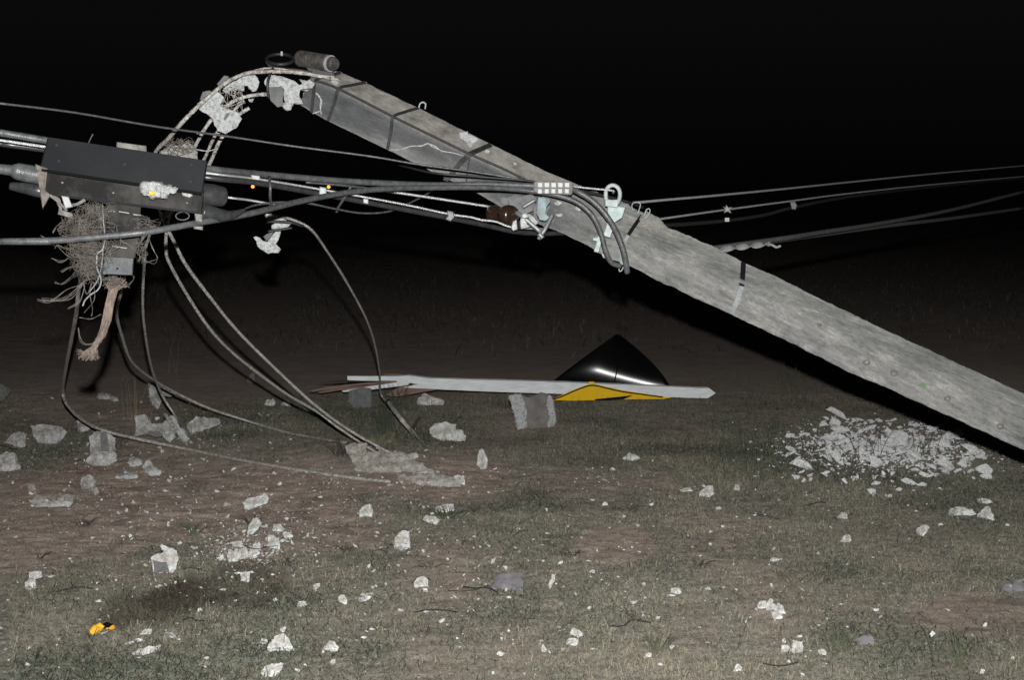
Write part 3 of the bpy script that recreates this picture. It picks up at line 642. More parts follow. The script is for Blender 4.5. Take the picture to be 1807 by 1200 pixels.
for a_, b_ in (((191, 372), (203, 373)), ((210, 373), (228, 376)), ((235, 378), (249, 380)), ((198, 434), (224, 438))):
    mk("staple", tube([(*a_, DA+.02), (*b_, DA+.02)], .0018, 5), 'white_plastic', arm)
mk("hook_bracket", join(plate([(92, 342), (106, 350), (110, 372), (128, 377), (130, 386), (102, 378), (104, 366)], DA+.02, .012), tube([(88, 344, DA), (104, 357, DA), (118, 372, DA)], 2.4*pxm(DA)), tube([(122, 362, DA), (136, 360, DA), (150, 352, DA)], 3*pxm(DA))), 'hook', arm)
mk("white_clip", plate([(108, 345), (121, 347), (128, 365), (115, 368)], DA-.03, .025), 'white_plastic', arm)
ring = [W(322+12*math.cos(t)*1.0, 381+7*math.sin(t), DA+.05) for t in np.linspace(0, 6.283, 18)[:-1]]
mk("wire_ring", sweep(ring, 1.2*pxm(DA), 6, closed=True), 'galv_dull', arm, smooth=True)
mk("end_clip", join(plate([(343, 376), (357, 377), (357, 392), (345, 390)], DA+.03, .02), plate([(341, 399), (358, 399), (358, 406), (342, 404)], DA+.03, .02)), 'hook', arm)
mk("top_plate", plate([(206, 250), (258, 257), (259, 270), (205, 266)], DA+.15, .02), 'hook', arm)
g = rough(plate([(285, 268), (300, 258), (320, 256), (328, 248), (340, 256), (349, 268), (349, 282), (285, 274)], DA+.2, .08), .008, 15, seed=5, maxlen=.02)
mk("concrete_debris", g, 'debris', arm)
mk("fibre_litter", tangle(318, 259, 26, 9, DA+.19, 30, .0008, random.Random(8), 1.2), 'fibre', arm)
mk("twig", tube([(156, 252, DA+.1), (160, 244, DA+.1), (164, 236, DA+.1)], .0014, 5), 'fibre', arm)
conn = empty("terminal_connector", W(277, 350, DA-.03), "white lumpy porcelain terminal on the front of the dark crossarm", "connector")
g = rough(plate([(249, 323), (268, 321), (285, 324), (301, 327), (303, 331), (311, 334), (310, 341), (300, 341), (294, 344), (293, 350), (283, 348), (276, 348), (268, 350), (262, 344), (248, 339), (246, 332)], DA-.045, .05), .007, 30, seed=2, maxlen=.012)
mk("body", g, 'porcelain', conn)
mk("stain_cap", rough(plate([(262, 337), (272, 338), (274, 343), (266, 345)], DA-.056, .01), .002, 30, maxlen=.01), 'yellow_scrap', conn)
mk("side_lug", plate([(320, 338), (336, 340), (340, 345), (334, 349), (322, 345)], DA+.03, .02), 'porcelain', conn)

nest = empty("bird_nest", W(175, 480, DA), "ragged brown nest of dry roots and fibres under the crossarm", "nest")
R = random.Random(3)
mk("fibre_tangle", join(tangle(158, 392, 28, 24, DA-.01, 75, .0005, R), tangle(152, 440, 22, 44, DA-.02, 95, .0005, R), tangle(130, 405, 22, 18, DA, 50, .0005, R), tangle(252, 396, 26, 10, DA+.02, 35, .0005, R), tangle(250, 440, 6, 22, DA+.01, 22, .0005, R), tangle(162, 478, 22, 20, DA, 45, .0005, R), tangle(178, 372, 26, 8, DA-.03, 60, .0005, R), tangle(200, 497, 16, 6, DA-.01, 70, .0006, R), tangle(180, 420, 22, 40, DA-.06, 26, .0006, R)), 'fibre', nest)
core = rough(plate([(146, 430), (160, 422), (170, 426), (173, 436), (172, 450), (169, 486), (150, 486), (144, 460), (143, 445)], DA+.02, .04), .012, 22, seed=1, maxlen=.018)
mk("nest_core", core, 'fibre_dark', nest)
W_ = []
for pts in ([(140, 455), (122, 452), (105, 440), (98, 428)], [(145, 470), (125, 472), (108, 478)], [(150, 495), (125, 520), (100, 530), (75, 531)], [(148, 500), (128, 525), (105, 531), (90, 527)], [(150, 496), (130, 515), (112, 528), (74, 527)],
            [(140, 430), (120, 440), (90, 425), (72, 415)], [(160, 500), (158, 520), (163, 545), (161, 558)], [(178, 556), (160, 562), (140, 560)], [(140, 440), (112, 462), (92, 455)], [(138, 480), (112, 500), (96, 498)], [(150, 505), (140, 530), (120, 545)], [(128, 390), (105, 395), (92, 410)], [(150, 500), (118, 512), (88, 533), (66, 528)], [(165, 500), (166, 530), (150, 552)], [(142, 415), (110, 418), (96, 436)], [(262, 420), (270, 440), (278, 455), (270, 462), (256, 462)], [(235, 486), (236, 495), (225, 502)], [(215, 495), (222, 500), (228, 508)], [(130, 420), (134, 440), (142, 462)], [(166, 606), (150, 607), (142, 598), (138, 580)], [(190, 400), (215, 425), (225, 430), (240, 444)], [(158, 490), (148, 498), (153, 520), (163, 500)]):
    for _ in range(2): W_.append(tube([(x_+R.gauss(0, 1.2), y_+R.gauss(0, 1.2), DA-.01+R.uniform(-.02, .02)) for x_, y_ in pts], .0009*R.uniform(.7, 1.3), 4, 5))
for g in W_: mk("loose_root", g, 'fibre', nest)
def bundle():
    out = []; ctr = [(204, 492, 0), (199, 515, 0), (194, 535, .01), (188, 565, .01), (180, 590, .01), (170, 606, .01), (163, 618, .01)]
    P = pts3([(a_, b_, DA-.02) for a_, b_, c_ in ctr])
    out.append(sweep(spline(P, 6), lambda t: pxm(DA)*(7.5-2.5*abs(t-.45)*2), 9, .12))
    for _ in range(60):
        a_ = R.uniform(-1, 1); q = R.uniform(-1, 1); L = [(c_[0]+a_*(7.5 if i < 4 else 6)*(1 if i not in (5,) else .8)+R.gauss(0, .8), c_[1], DA-.02-.02*math.sqrt(max(0, 1-a_*a_))*.9+.003*q) for i, c_ in enumerate(ctr)]
        out.append(tube(L, .0012*R.uniform(.6, 1.3), 4, 3))
    for _ in range(150):
        a_ = R.uniform(-1, 1); L = [(166+a_*5, 612, DA-.02), (160+a_*12, 620+R.uniform(0, 6), DA-.02+R.uniform(-.03, .03)), (156+a_*18+R.gauss(0, 2), 626+R.uniform(-4, 14)-6*abs(a_), DA-.02+R.uniform(-.04, .04))]
        out.append(tube(L, .0012*R.uniform(.5, 1.2), 4, 3))
    for _ in range(70):
        a_ = R.uniform(-1, 1); L = [(200+a_*6, 514, DA-.02), (202+a_*14, 505+R.uniform(-5, 3), DA-.02+R.uniform(-.03, .03)), (203+a_*22, 497+R.uniform(-8, 14), DA-.02+R.uniform(-.03, .03))]
        out.append(tube(L, .0011*R.uniform(.6, 1.2), 4, 3))
    return join(*out)
mk("hanging_root", bundle(), 'rope', nest)
mk("cord", join(tube([(181, 362, DA-.06), (183, 395, DA-.06), (185, 420, DA-.07), (181, 440, DA-.07), (172, 448, DA-.07), (171, 472, DA-.06), (177, 487, DA-.06), (178, 500, DA-.05), (172, 512, DA-.05), (160, 520, DA-.05), (150, 530, DA-.05), (146, 540, DA-.05)], 1.4*pxm(DA), 6), tube([(182, 440, DA-.065), (179, 470, DA-.06), (172, 495, DA-.055), (158, 515, DA-.05)], .9*pxm(DA), 6)), 'cord', nest, smooth=True)

# ------------------------------------------------------------------ cables
CG = "overhead cables strung past the broken pole"
def cable(name, L, rpx, m, label, d0=6.2, n=8, cat="cable", wob=0.):
    P = pts3(L)                                  # runs that leave the frame carry on beyond it
    if L[0][0] < -20: P = [P[0]+(P[0]-P[1]).normalized()*3.5]+P
    if L[-1][0] >= 1880: P = P+[P[-1]+(P[-1]-P[-2]).normalized()*30]
    return mk(name, sweep(spline(P, 8), rpx*pxm(d0), n, wob), m, None, label, cat, CG, smooth=True)
cable("cable", [(-60, 175, 5.6), (0, 182, 5.7), (130, 198, 5.9), (270, 222, 6.1), (400, 240, 6.3), (520, 258, 6.4), (650, 275, 6.45), (740, 290, 6.45), (830, 302, 6.48), (925, 317, 6.5), (948, 323, 6.46)], 1.9, 'grey_cable', "thin grey cable highest of all at the left edge, crossing above the crossarm")
cable("cable", [(700, 290, 6.9), (765, 305, 6.5), (850, 312, 6.5), (935, 319, 6.48), (948, 325, 6.46)], 2.0, 'rubber', "thin black cable lying across the pole's lower edge into the ribbed connector")
cable("cable", [(-60, 224, 5.05), (0, 234, 5.1), (75, 246, 5.2), (200, 272, 5.4), (365, 297, 5.5), (470, 308, 5.8), (620, 320, 6.1), (760, 326, 6.3), (860, 325, 6.38), (948, 328, 6.42), (1000, 331, 6.40), (1025, 341, 6.38), (1050, 358, 6.38), (1072, 383, 6.38), (1089, 412, 6.40), (1101, 445, 6.42), (1107, 482, 6.45)], 5.4, 'grey_cable', "thick grey cable through the ribbed connector, drooping on the right of its pair")
cable("cable", [(-60, 426, 5.0), (0, 426, 5.0), (100, 424, 5.0), (185, 417, 5.0), (260, 409, 5.02), (350, 393, 5.15), (440, 377, 5.4), (530, 355, 5.7), (610, 340, 5.95), (680, 333, 6.1), (760, 331, 6.25), (860, 331, 6.36), (930, 336, 6.42), (985, 345, 6.42), (1020, 358, 6.42), (1045, 380, 6.42), (1060, 410, 6.44), (1068, 440, 6.46), (1078, 462, 6.48), (1095, 470, 6.5)], 4.9, 'grey_cable', "thick grey cable sweeping up in front of the nest from the left edge")
wc = cable("wire", [(-60, 238, 5.0), (0, 247, 5.05), (75, 258, 5.2), (200, 280, 5.45), (365, 305, 5.5), (450, 315, 5.7), (560, 333, 5.95), (700, 358, 6.2), (790, 377, 6.35), (830, 383, 6.4), (850, 388, 6.4), (875, 391, 6.42), (905, 401, 6.45), (960, 404, 6.6)], 2.0, 'alu', "bright stranded wire on top of the black cable from the crossarm's right end", cat="wire")
bc = cable("cable", [(-60, 245, 5.1), (0, 253, 5.15), (75, 263, 5.3), (200, 287, 5.6), (365, 313, 5.55), (450, 322, 5.72), (560, 341, 5.97), (700, 367, 6.22), (795, 385, 6.37), (860, 398, 6.5), (910, 409, 6.6), (960, 412, 6.7), (1010, 410, 6.8), (1100, 405, 7.0)], 4.6, 'dark_cable', "glossy black cable sagging below the bright stranded wire")
mk("cable_clip", plate([(443, 308), (458, 310), (459, 318), (444, 316)], 5.66, .02), 'white_plastic', bc)
mk("cable_clip", join(plate([(564, 329), (576, 331), (576, 347), (563, 345)], 5.92, .03), tube([(562, 344, 5.92), (570, 347, 5.92), (577, 346, 5.92)], 1.2*pxm(5.9), 6)), 'galv_pale', bc)
mk("tape_band", plate([(641, 350), (650, 351), (650, 360), (641, 358)], 6.09, .025), 'white_plastic', bc)
mk("cable_clip", plate([(789, 371), (800, 373), (803, 383), (795, 391), (786, 387), (790, 381)], 6.3, .03), 'grey_cable', bc)
cable("wire", [(300, 330, 5.6), (395, 347, 5.6), (440, 353, 5.7), (490, 362, 5.8)], 1.9, 'alu', "short bright wire end sticking out right of the crossarm's dark sleeve", cat="wire")
cable("cable", [(395, 386, 5.3), (425, 372, 5.5), (450, 362, 5.65), (490, 357, 5.75), (540, 358, 5.85), (590, 368, 6.0), (640, 376, 6.15), (690, 372, 6.3), (735, 352, 6.5), (760, 338, 6.6), (778, 325, 6.7)], 1.7, 'grey_cable', "thin grey cable looping loosely under the black cable mid-span")
cable("cable", [(540, 321, 6.0), (600, 326, 6.1), (640, 331, 6.2), (680, 337, 6.3)], 2.4, 'grey_cable', "short grey cable sleeve ending in a bright wire right of the lamps")
cable("wire", [(676, 336, 6.3), (770, 350, 6.45), (868, 365, 6.6)], 2.4, 'alu', "taut bright wire ending at the brown insulator", cat="wire")
cable("wire", [(1005, 328, 6.42), (1040, 332, 6.45), (1080, 336, 6.47), (1082, 340, 6.5)], 1.8, 'alu', "short bright wire tying the ribbed connector to the eye nut", cat="wire")
cable("cable", [(1008, 334, 6.5), (1060, 344, 6.6), (1112, 358, 6.75), (1135, 366, 6.9)], 3.2, 'rubber', "black cable passing behind the eye nut over the pole")
cable("wire", [(1105, 359, 6.75), (1180, 352, 7.2), (1250, 346, 7.7), (1375, 334, 8.8), (1500, 321, 10.2), (1650, 306, 12.2), (1807, 292, 15), (1900, 283, 17)], 2.3, 'wire_pale', "uppermost pale wire running off to the right edge", 7.2, cat="wire")
w9 = cable("wire", [(1120, 392, 6.9), (1160, 387, 7.0), (1280, 370, 7.9), (1400, 354, 8.9), (1500, 341, 10), (1650, 325, 12), (1807, 311, 14.5), (1900, 302, 16)], 2.0, 'wire_pale', "second pale wire on the right, carrying a star-shaped clip", 7.2, cat="wire")
mk("star_clip", fixn(plate([(1281, 361), (1286, 366), (1293, 365), (1288, 370), (1291, 377), (1284, 373), (1277, 376), (1280, 369), (1275, 364), (1281, 366)], 7.85, .02)), 'porcelain', w9)
mk("cable_clip", plate([(1394, 356), (1403, 355), (1407, 362), (1404, 370), (1397, 369)], 8.8, .03), 'grey_cable', w9)
b10 = cable("cable", [(1140, 398, 7.0), (1200, 396, 7.4), (1283, 389, 8.0), (1350, 379, 8.5), (1400, 366, 8.9), (1500, 347, 10), (1650, 329, 12), (1807, 314, 14.5), (1900, 305, 16)], 3.4, 'rubber', "faint black cable hanging just under the second pale wire", 7.6)
mk("tag", plate([(1279, 384), (1287, 384), (1287, 391), (1279, 391)], 7.92, .006), 'white_plastic', b10)
cable("cable", [(1200, 446, 6.9), (1260, 438, 7.2), (1380, 421, 7.9), (1450, 410, 8.6), (1560, 393, 9.8), (1680, 370, 11.4), (1807, 338, 13.5), (1900, 315, 15)], 4.6, 'far_cable', "dark cable right of the pole that climbs highest of the crossing pair", 7.8)
cable("cable", [(1200, 450, 7.0), (1260, 441, 7.3), (1380, 423, 8.0), (1450, 414, 8.8), (1560, 399, 10), (1680, 385, 11.6), (1807, 367, 13.7), (1900, 354, 15)], 4.6, 'far_cable', "lowest dark cable right of the pole, under its crossing twin", 7.8)
def grip():
    V = []; Fc = []; N = 60
    for i in range(N+1):
        t = i/N; px = 1262+t*96; py = 441-t*11+(.0 if t < .9 else 0); d = 6.95+.4*t; a_ = t*3.6*math.pi+.6
        c = W(px, py, d); u = Vector((0, math.sin(a_), math.cos(a_)))*5.6*pxm(7); s_ = Vector((0, math.cos(a_), -math.sin(a_)))*.0025
        for q in (c-u-s_, c+u-s_, c+u+s_, c-u+s_): V.append(q)
    for i in range(N):
        for k in range(4): Fc.append((i*4+k, i*4+(k+1) % 4, i*4+4+(k+1) % 4, i*4+4+k))
    Fc += [(3, 2, 1, 0), (N*4, N*4+1, N*4+2, N*4+3)]
    return fixn((V, Fc))
mk("spiral_grip", join(grip(), tube([(1352, 430, 7.34), (1362, 432, 7.36), (1370, 436, 7.37), (1377, 434, 7.38)], 2.2*pxm(7.3), 6)), 'white_plastic', None, "pale spiral wire grip sticking out from behind the pole on the right", "wire grip")
# sleeves at the crossarm ends
cable("cable_sleeve", [(-40, 293, 4.95), (0, 298, 5.0), (24, 301, 5.02), (28, 303, 5.02), (45, 306, 5.05), (68, 309, 5.08)], [*([8*pxm(5)]*17), *([8*pxm(5)]*3), *([15*pxm(5)]*21)], 'grey_cable', "fat grey cable sleeve plugged into the crossarm's left bracket") if False else None
def sleeve(L, r, m, label):
    P = spline(pts3(L), 8); rr = np.interp(np.linspace(0, 1, len(P)), np.linspace(0, 1, len(r)), r)
    mk("cable_sleeve", sweep(P, [float(v)*pxm(5.1) for v in rr], 12), m, None, label, "cable sleeve", "sleeves on the crossarm's cables", smooth=True)
sleeve([(-50, 292, 5.0), (0, 298, 5.05), (25, 301, 5.08), (30, 302, 5.08), (50, 306, 5.1), (72, 310, 5.12)], [8, 9, 10, 15, 16, 16], 'grey_cable', "fat grey cable sleeve entering the crossarm's left bracket")
sleeve([(18, 328, 5.15), (40, 331, 5.15), (66, 336, 5.15), (80, 338, 5.16)], [7, 10, 12, 12], 'dark_cable', "dark rubber sleeve below the fat grey one on the crossarm's left")
sleeve([(352, 343, 5.2), (372, 344, 5.22), (394, 347, 5.25)], [21, 20, 18], 'dark_cable', "stubby dark sleeve on the crossarm's right end")
sleeve([(355, 374, 5.2), (375, 378, 5.22), (405, 380, 5.26), (432, 370, 5.3)], [17, 15, 9, 3], 'dark_cable', "tapered dark sleeve under the stubby one at the crossarm's right end")
for k, (L, r, lab) in enumerate((([(475, 312, 5.68), (477, 330, 5.62), (477, 350, 5.66), (482, 366, 5.75)], 2.6, "grey cable tie hanging straight down mid-span"), ([(619, 329, 6.0), (612, 342, 6.02), (605, 353, 6.04), (597, 366, 6.08), (594, 374, 6.1)], 2.6, "grey cable tie slanting down across the black cable"))):
    mk("cable_tie", tube(L, r*pxm(5.8), 6, 5), 'grey_cable', None, lab, "cable tie", "cable ties mid-span", smooth=True)
cable("cable", [(800, 246, 6.70), (560, 135, 6.72), (545, 128, 6.72)][::-1] if False else [(556, 141, 6.755), (597, 156, 6.745), (693, 205, 6.715), (760, 238, 6.695), (828, 271, 6.675), (880, 294, 6.66), (926, 316, 6.64)], 2.0, 'rubber', "black cable lying along the pole's ridge under the straps", 6.7)
# ribbed connector block on the pole
cb = empty("ribbed_connector", W(975, 341, 6.4), "white ribbed connector block gripping the cables in front of the pole", "connector")
mk("body", plate([(942, 321), (946, 319), (1010, 321), (1012, 324), (1010, 342), (1007, 344), (947, 341), (941, 337)], 6.36, .05), 'hook', cb)
for i in range(5):
    x0 = 949+i*11.9
    mk("tooth", join(plate([(x0-.8, 321), (x0+9, 321.4), (x0+9, 331.2), (x0-.8, 330.8)], 6.335, .03), plate([(x0-.5, 332), (x0+8, 332.4), (x0+8, 342), (x0-.5, 341.6)], 6.34, .03)), 'white_plastic', cb)
# insulators
ins = empty("spool_insulator", W(885, 395, 6.55), "glossy brown ceramic spool insulator at the pole's lower edge", "insulator")
def lathe(a_, b_, prof, n=18):
    ax = (b_-a_); L = ax.length; ax.normalize(); u = ax.orthogonal().normalized(); v = ax.cross(u); V = []; Fc = []
    for t, r in prof:
        for k in range(n):
            q = 2*math.pi*k/n; V.append(a_+ax*(t*L)+(u*math.cos(q)+v*math.sin(q))*r)
    for i in range(len(prof)-1):
        for k in range(n): Fc.append((i*n+k, i*n+(k+1) % n, (i+1)*n+(k+1) % n, (i+1)*n+k))
    Fc += [tuple(range(n))[::-1], tuple((len(prof)-1)*n+k for k in range(n))]
    return V, Fc
q = pxm(6.55)
mk("spool", lathe(W(864, 376, 6.58), W(905, 380, 6.46), [(0, 9*q), (.05, 13*q), (.2, 15*q), (.34, 14*q), (.42, 10*q), (.55, 10*q), (.62, 15*q), (.8, 18*q), (.95, 17*q), (1, 11*q)], 20), 'brown_glaze', ins, smooth=True)
mk("white_fitting", join(rough(plate([(921, 378), (927, 375), (932, 378), (933, 383), (926, 385), (921, 384)], 6.38, .02), .002, 30, maxlen=.01), rough(plate([(905, 390), (912, 387), (914, 398), (913, 405), (906, 408), (902, 404)], 6.4, .03), .003, 30, maxlen=.012), rough(plate([(920, 384), (925, 384), (930, 396), (936, 400), (920, 404), (918, 396)], 6.4, .03), .003, 30, maxlen=.012)), 'white_plastic', ins)
mk("fitting_pin", tube([(914, 390, 6.4), (916, 404, 6.4)], 3*q, 8), 'brown_glaze', ins)
tc_ = empty("splice_case", W(560, 122, 6.75), "grey ribbed splice case strapped on the broken tip of the pole", "splice case")
a_, b_ = W(527, 102, 6.84), W(592, 113, 6.72); q = pxm(6.78)
prof = [(0, 10*q), (.02, 14*q)]
for i in range(9): t = .05+i*.083; prof += [(t, 14.6*q), (t+.035, 14.6*q), (t+.042, 11.8*q), (t+.075, 11.8*q)]
mk("ribbed_body", lathe(a_, b_, prof+[(.80, 14*q), (.82, 13*q), (.96, 12*q), (1, 10*q)], 22), 'case', tc_)
mk("end_band", lathe(a_.lerp(b_, .83), a_.lerp(b_, .88), [(0, 14.8*q), (1, 14.8*q)], 22), 'white_plastic', tc_)
mk("base", join(plate([(540, 118), (585, 122), (592, 134), (545, 128)], 6.8, .08)), 'rubber', tc_)
hose = [W(494+24*math.cos(t), 104+9*math.sin(t), 6.8-.12*math.sin(t)) for t in np.linspace(0, 6.283, 26)[:-1]]
hz = empty("hose_coil", W(494, 113, 6.8), "black coil of cable beside the splice case at the tip", "cable coil")
mk("coil", sweep(hose, 3*q, 8, closed=True), 'rubber', hz, smooth=True)
mk("tail", join(tube([(470, 108, 6.75), (480, 118, 6.74), (500, 121, 6.74), (530, 124, 6.75), (550, 128, 6.76)], 3*q), tube([(482, 120, 6.7), (475, 135, 6.67), (472, 152, 6.66), (474, 172, 6.68)], 2.6*q)), 'rubber', hz, smooth=True)
mk("white_cap", plate([(495, 90), (499, 90), (499, 98), (495, 98)], 6.74, .012), 'white_plastic', hz)
# chunk hanging on bars mid-span
hc = empty("hanging_chunk", W(475, 447, 6.8), "pale concrete fragment dangling mid-span below the cables", "concrete chunk")
chunk_px("lower_piece", [(447, 418), (456, 419), (462, 424), (472, 427), (480, 417), (488, 408), (497, 407), (491, 424), (486, 430), (495, 440), (491, 446), (484, 444), (474, 447), (463, 441), (455, 435), (451, 426)], 6.75, .05, parent=hc, amp=.005)
chunk_px("upper_piece", [(468, 379), (478, 377), (492, 378), (505, 389), (515, 394), (508, 401), (494, 404), (479, 403), (480, 397), (487, 392), (471, 390)], 6.74, .05, parent=hc, amp=.005)
chunk_px("gray_face", [(465, 417), (474, 411), (483, 409), (476, 420), (470, 425)], 6.735, .02, m=('cast', 'cast'), parent=hc, amp=.002)
mk("strap", join(tube([(470, 391, 6.7), (490, 391, 6.7), (515, 393, 6.7), (535, 399, 6.75)], 2.4*pxm(6.7)), tube([(473, 408, 6.7), (495, 405, 6.7), (515, 402, 6.7)], 2.2*pxm(6.7))), 'rubber', hc, smooth=True)

# ------------------------------------------------------------------ distant lamps
for k, (px, py) in enumerate(((446, 329), (580, 329.5))):
    D = 210.; p = W(px, py, D); gz = float(tz(p.x, p.y))
    lab = ("distant orange street lamp seen nearer the crossarm", "distant orange street lamp seen just above the banded clip")[k]
    sl = empty("street_lamp", (p.x, p.y, gz), lab, "street lamp", "orange street lamps far off")
    mk("pole", sweep([Vector((p.x+.8, p.y+.6, gz)), Vector((p.x+.8, p.y+.6, p.z+.45)), Vector((p.x+.2, p.y+.1, p.z+.5))], .07, 8), 'arm', sl)
    bm = bmesh.new(); bmesh.ops.create_uvsphere(bm, u_segments=12, v_segments=8, radius=.24, matrix=Matrix.Translation(p)); mk("lamp_head", dump(bm), 'lamp', sl)

# ------------------------------------------------------------------ fallen post and bent sign
A = G(612, 690); B_ = G(1262, 706)
pa = Vector((A.x, A.y, A.z)); pb = Vector((B_.x, B_.y, B_.z))
dp = GD(905, 700)
post = empty("sign_post", (pa+pb)/2, "white painted wooden post lying snapped and splintered on the ground", "post")
def prism(pts_a, depth_dir, thick):
    n = len(pts_a); V = list(pts_a)+[p+depth_dir*thick for p in pts_a]
    return fixn((V, [tuple(range(n)), tuple(range(n, 2*n))[::-1]]+[(k, n+k, n+(k+1) % n, (k+1) % n) for k in range(n)]))
DP = [GD(720, 712), GD(1262, 708)]
def pd(px): return float(np.interp(px, [720, 1262], DP))
YB = Vector((0, 1, 0))
def post_piece(outline, off=0., th=.09): return prism([W(x_, y_, pd(x_)+off) for x_, y_ in outline], YB, th)
mk("post_shaft", rough(post_piece([(700, 664), (720, 663), (760, 668), (880, 671.5), (1000, 675), (1120, 680), (1235, 685), (1251, 685), (1263, 694), (1249, 703), (1120, 700), (1030, 697), (880, 692), (790, 688), (712, 684), (740, 678), (700, 674)]), .002, 9, maxlen=.12), 'white_paint', post)
mk("splinter", rough(post_piece([(613, 664), (640, 664), (706, 664), (740, 668), (706, 672), (640, 672), (613, 671)], -.01, .03), .0015, 12, maxlen=.1), 'white_paint', post)
mk("splinter", rough(post_piece([(546, 690), (580, 682), (640, 676), (714, 671), (716, 674), (640, 679), (600, 685), (552, 692)], .02, .03), .003, 14, maxlen=.08), 'wood', post)
mk("splinter", rough(post_piece([(560, 692), (610, 684), (660, 679), (714, 674), (714, 676), (650, 683), (600, 689), (566, 694)], .04, .03), .003, 20, maxlen=.06), 'wood', post)
mk("splinter", rough(post_piece([(603, 690), (660, 681), (720, 672), (722, 679), (680, 685), (606, 692)], -.03, .02), .0015, 12, maxlen=.08), 'white_paint', post)
mk("splinter", rough(post_piece([(690, 690), (712, 680), (745, 680), (770, 688), (700, 700), (680, 698)], .03, .05), .003, 14, maxlen=.06), 'wood', post)
mk("splinter", rough(post_piece([(560, 676), (605, 672), (668, 670), (668, 672), (605, 675)], .05, .02), .001, 12, maxlen=.08), 'twig', post)
mk("splinter", rough(post_piece([(670, 660), (705, 660), (740, 665), (700, 664)], .03, .02), .001, 12, maxlen=.08), 'wood', post)

def bent_sign():
    """one diamond plate folded up along both sides of the post; near corner shows the yellow face, far side its black back"""
    s = empty("warning_sign", G(1075, 712), "bent yellow diamond warning sign with glossy black back, pinned under the white post", "sign")
    dn = GD(1060, 706)
    # far half: apex up and back, glossy black
    def far_pt(u, v):  # u -1..1 across, v 0 (trough) .. 1 (apex)
        xl = 951+(1088-951)*v; xr = 1192-(1192-1092)*v
        bul = 12*math.sin(math.pi*min(1, v))*(1-.2*v)
        px = xl+(xr-xl+bul)*(u+1)/2
        py = 697-(697-589)*v**.93+ (3*(1-v))*u
        vs = .30-.20*u
        return CAM+ray(px, py).normalized()*(pd(1070)*1.0+.20+.40*(v-vs)**2+.05*max(0, -.3-u)**2)
    N, Mv = 24, 20; V = []; Fc = []
    for j in range(Mv+1):
        for i in range(N+1):
            uu = -1+2*i/N; V.append(far_pt(uu, j/Mv*.985))
    for j in range(Mv):
        for i in range(N):
            Fc.append((j*(N+1)+i, j*(N+1)+i+1, (j+1)*(N+1)+i+1, (j+1)*(N+1)+i))
    n = len(V); V2 = [v+Vector((0, .004, -.001)) for v in V]
    Fc2 = [tuple(i+n for i in f[::-1]) for f in Fc]
    edge = []
    ring_ = [i for i in range(N+1)]+[(j*(N+1)+N) for j in range(1, Mv+1)]+[Mv*(N+1)+i for i in range(N-1, -1, -1)]+[j*(N+1) for j in range(Mv-1, 0, -1)]
    for k in range(len(ring_)): a_, b2 = ring_[k], ring_[(k+1) % len(ring_)]; edge.append((a_, a_+n, b2+n, b2))
    mk("black_back", fixn((V+V2, Fc+Fc2+edge)), 'gloss_black', s, smooth=False)
    bpy.data.objects[-1] if False else None
    mk("back_rib", sweep([far_pt(.06, v)+Vector((0, -.004, .002)) for v in np.linspace(.02, .5, 14)], .006, 6), 'gloss_black', s, smooth=True)
    # near corner folded up
    out = [(972, 706), (990, 698), (1010, 689), (1028, 682), (1040, 677.5), (1052, 678), (1068, 682), (1100, 689), (1140, 695), (1185, 702), (1170, 704.5), (1120, 705), (1060, 706), (1010, 707.5)]
    dd = pd(1060)-.06
    mk("yellow_face", plate([(x_, y_, dd+(706-y_)*.002) for x_, y_ in out], dd, .004), 'yellow', s)
    mk("black_border", join(tube([(974, 706, dd-.01), (992, 699.5, dd-.01), (1012, 690.5, dd-.01), (1030, 683.5, dd-.01), (1041, 680.5, dd-.01), (1054, 681, dd-.01), (1070, 685, dd-.01), (1100, 691.5, dd-.01), (1140, 697, dd-.01), (1170, 701, dd-.01)], 1.1*pxm(12), 6), plate([(1050, 704.5), (1095, 700), (1116, 697.5), (1112, 700), (1100, 705), (1050, 706.5)], dd-.012, .003)), 'black_ink', s)
    mk("bent_tip", plate([(1036, 677), (1040, 673.5), (1048, 673.5), (1050, 677), (1044, 679)], dd-.01, .012), 'yellow', s)
    for o in s.children:
        if o.name.startswith("black_back"): o.data.polygons.foreach_set("use_smooth", np.ones(len(o.data.polygons), dtype=bool))
bent_sign()

# ------------------------------------------------------------------ rubble on the ground
def ground_chunk(bb, label, seed, m=('crushed', 'cast'), face=None, flat=False, name="concrete_chunk", cat="concrete chunk", group="broken concrete on the ground", amp=.065, npts=13):
    x0, y0, x1, y1 = bb; p = G((x0+x1)/2, y1)
    if m[0] == 'crushed' and x1 < 420 and y1 < 900: m = ('grubby', 'cast')
    d = GD((x0+x1)/2, y1); sc = pxm(d); w = (x1-x0)*sc; hv = (y1-y0)*sc
    gr = math.sin(math.atan2(CAM.z, p.y)); dep = min(.75*w, 1.5*hv/max(gr, .1)*.35) if not flat else hv*.8/gr
    h = max(.45*hv, hv-dep*gr*.7) if not flat else max(.012, .25*hv)
    g = hull_chunk(w*1.04, max(dep, .35*w), h*1.1, seed, npts, amp=amp)
    z0 = float(tz(p.x, p.y))-.08*h; yc = p.y+max(dep, .35*w)/2
    V = [v+Vector((p.x, yc, z0)) for v in g[0]]
    return mk(name, (V, g[1]), list(m), None, label, cat, group, fidx=facemats(g, face, .7) if face else None)
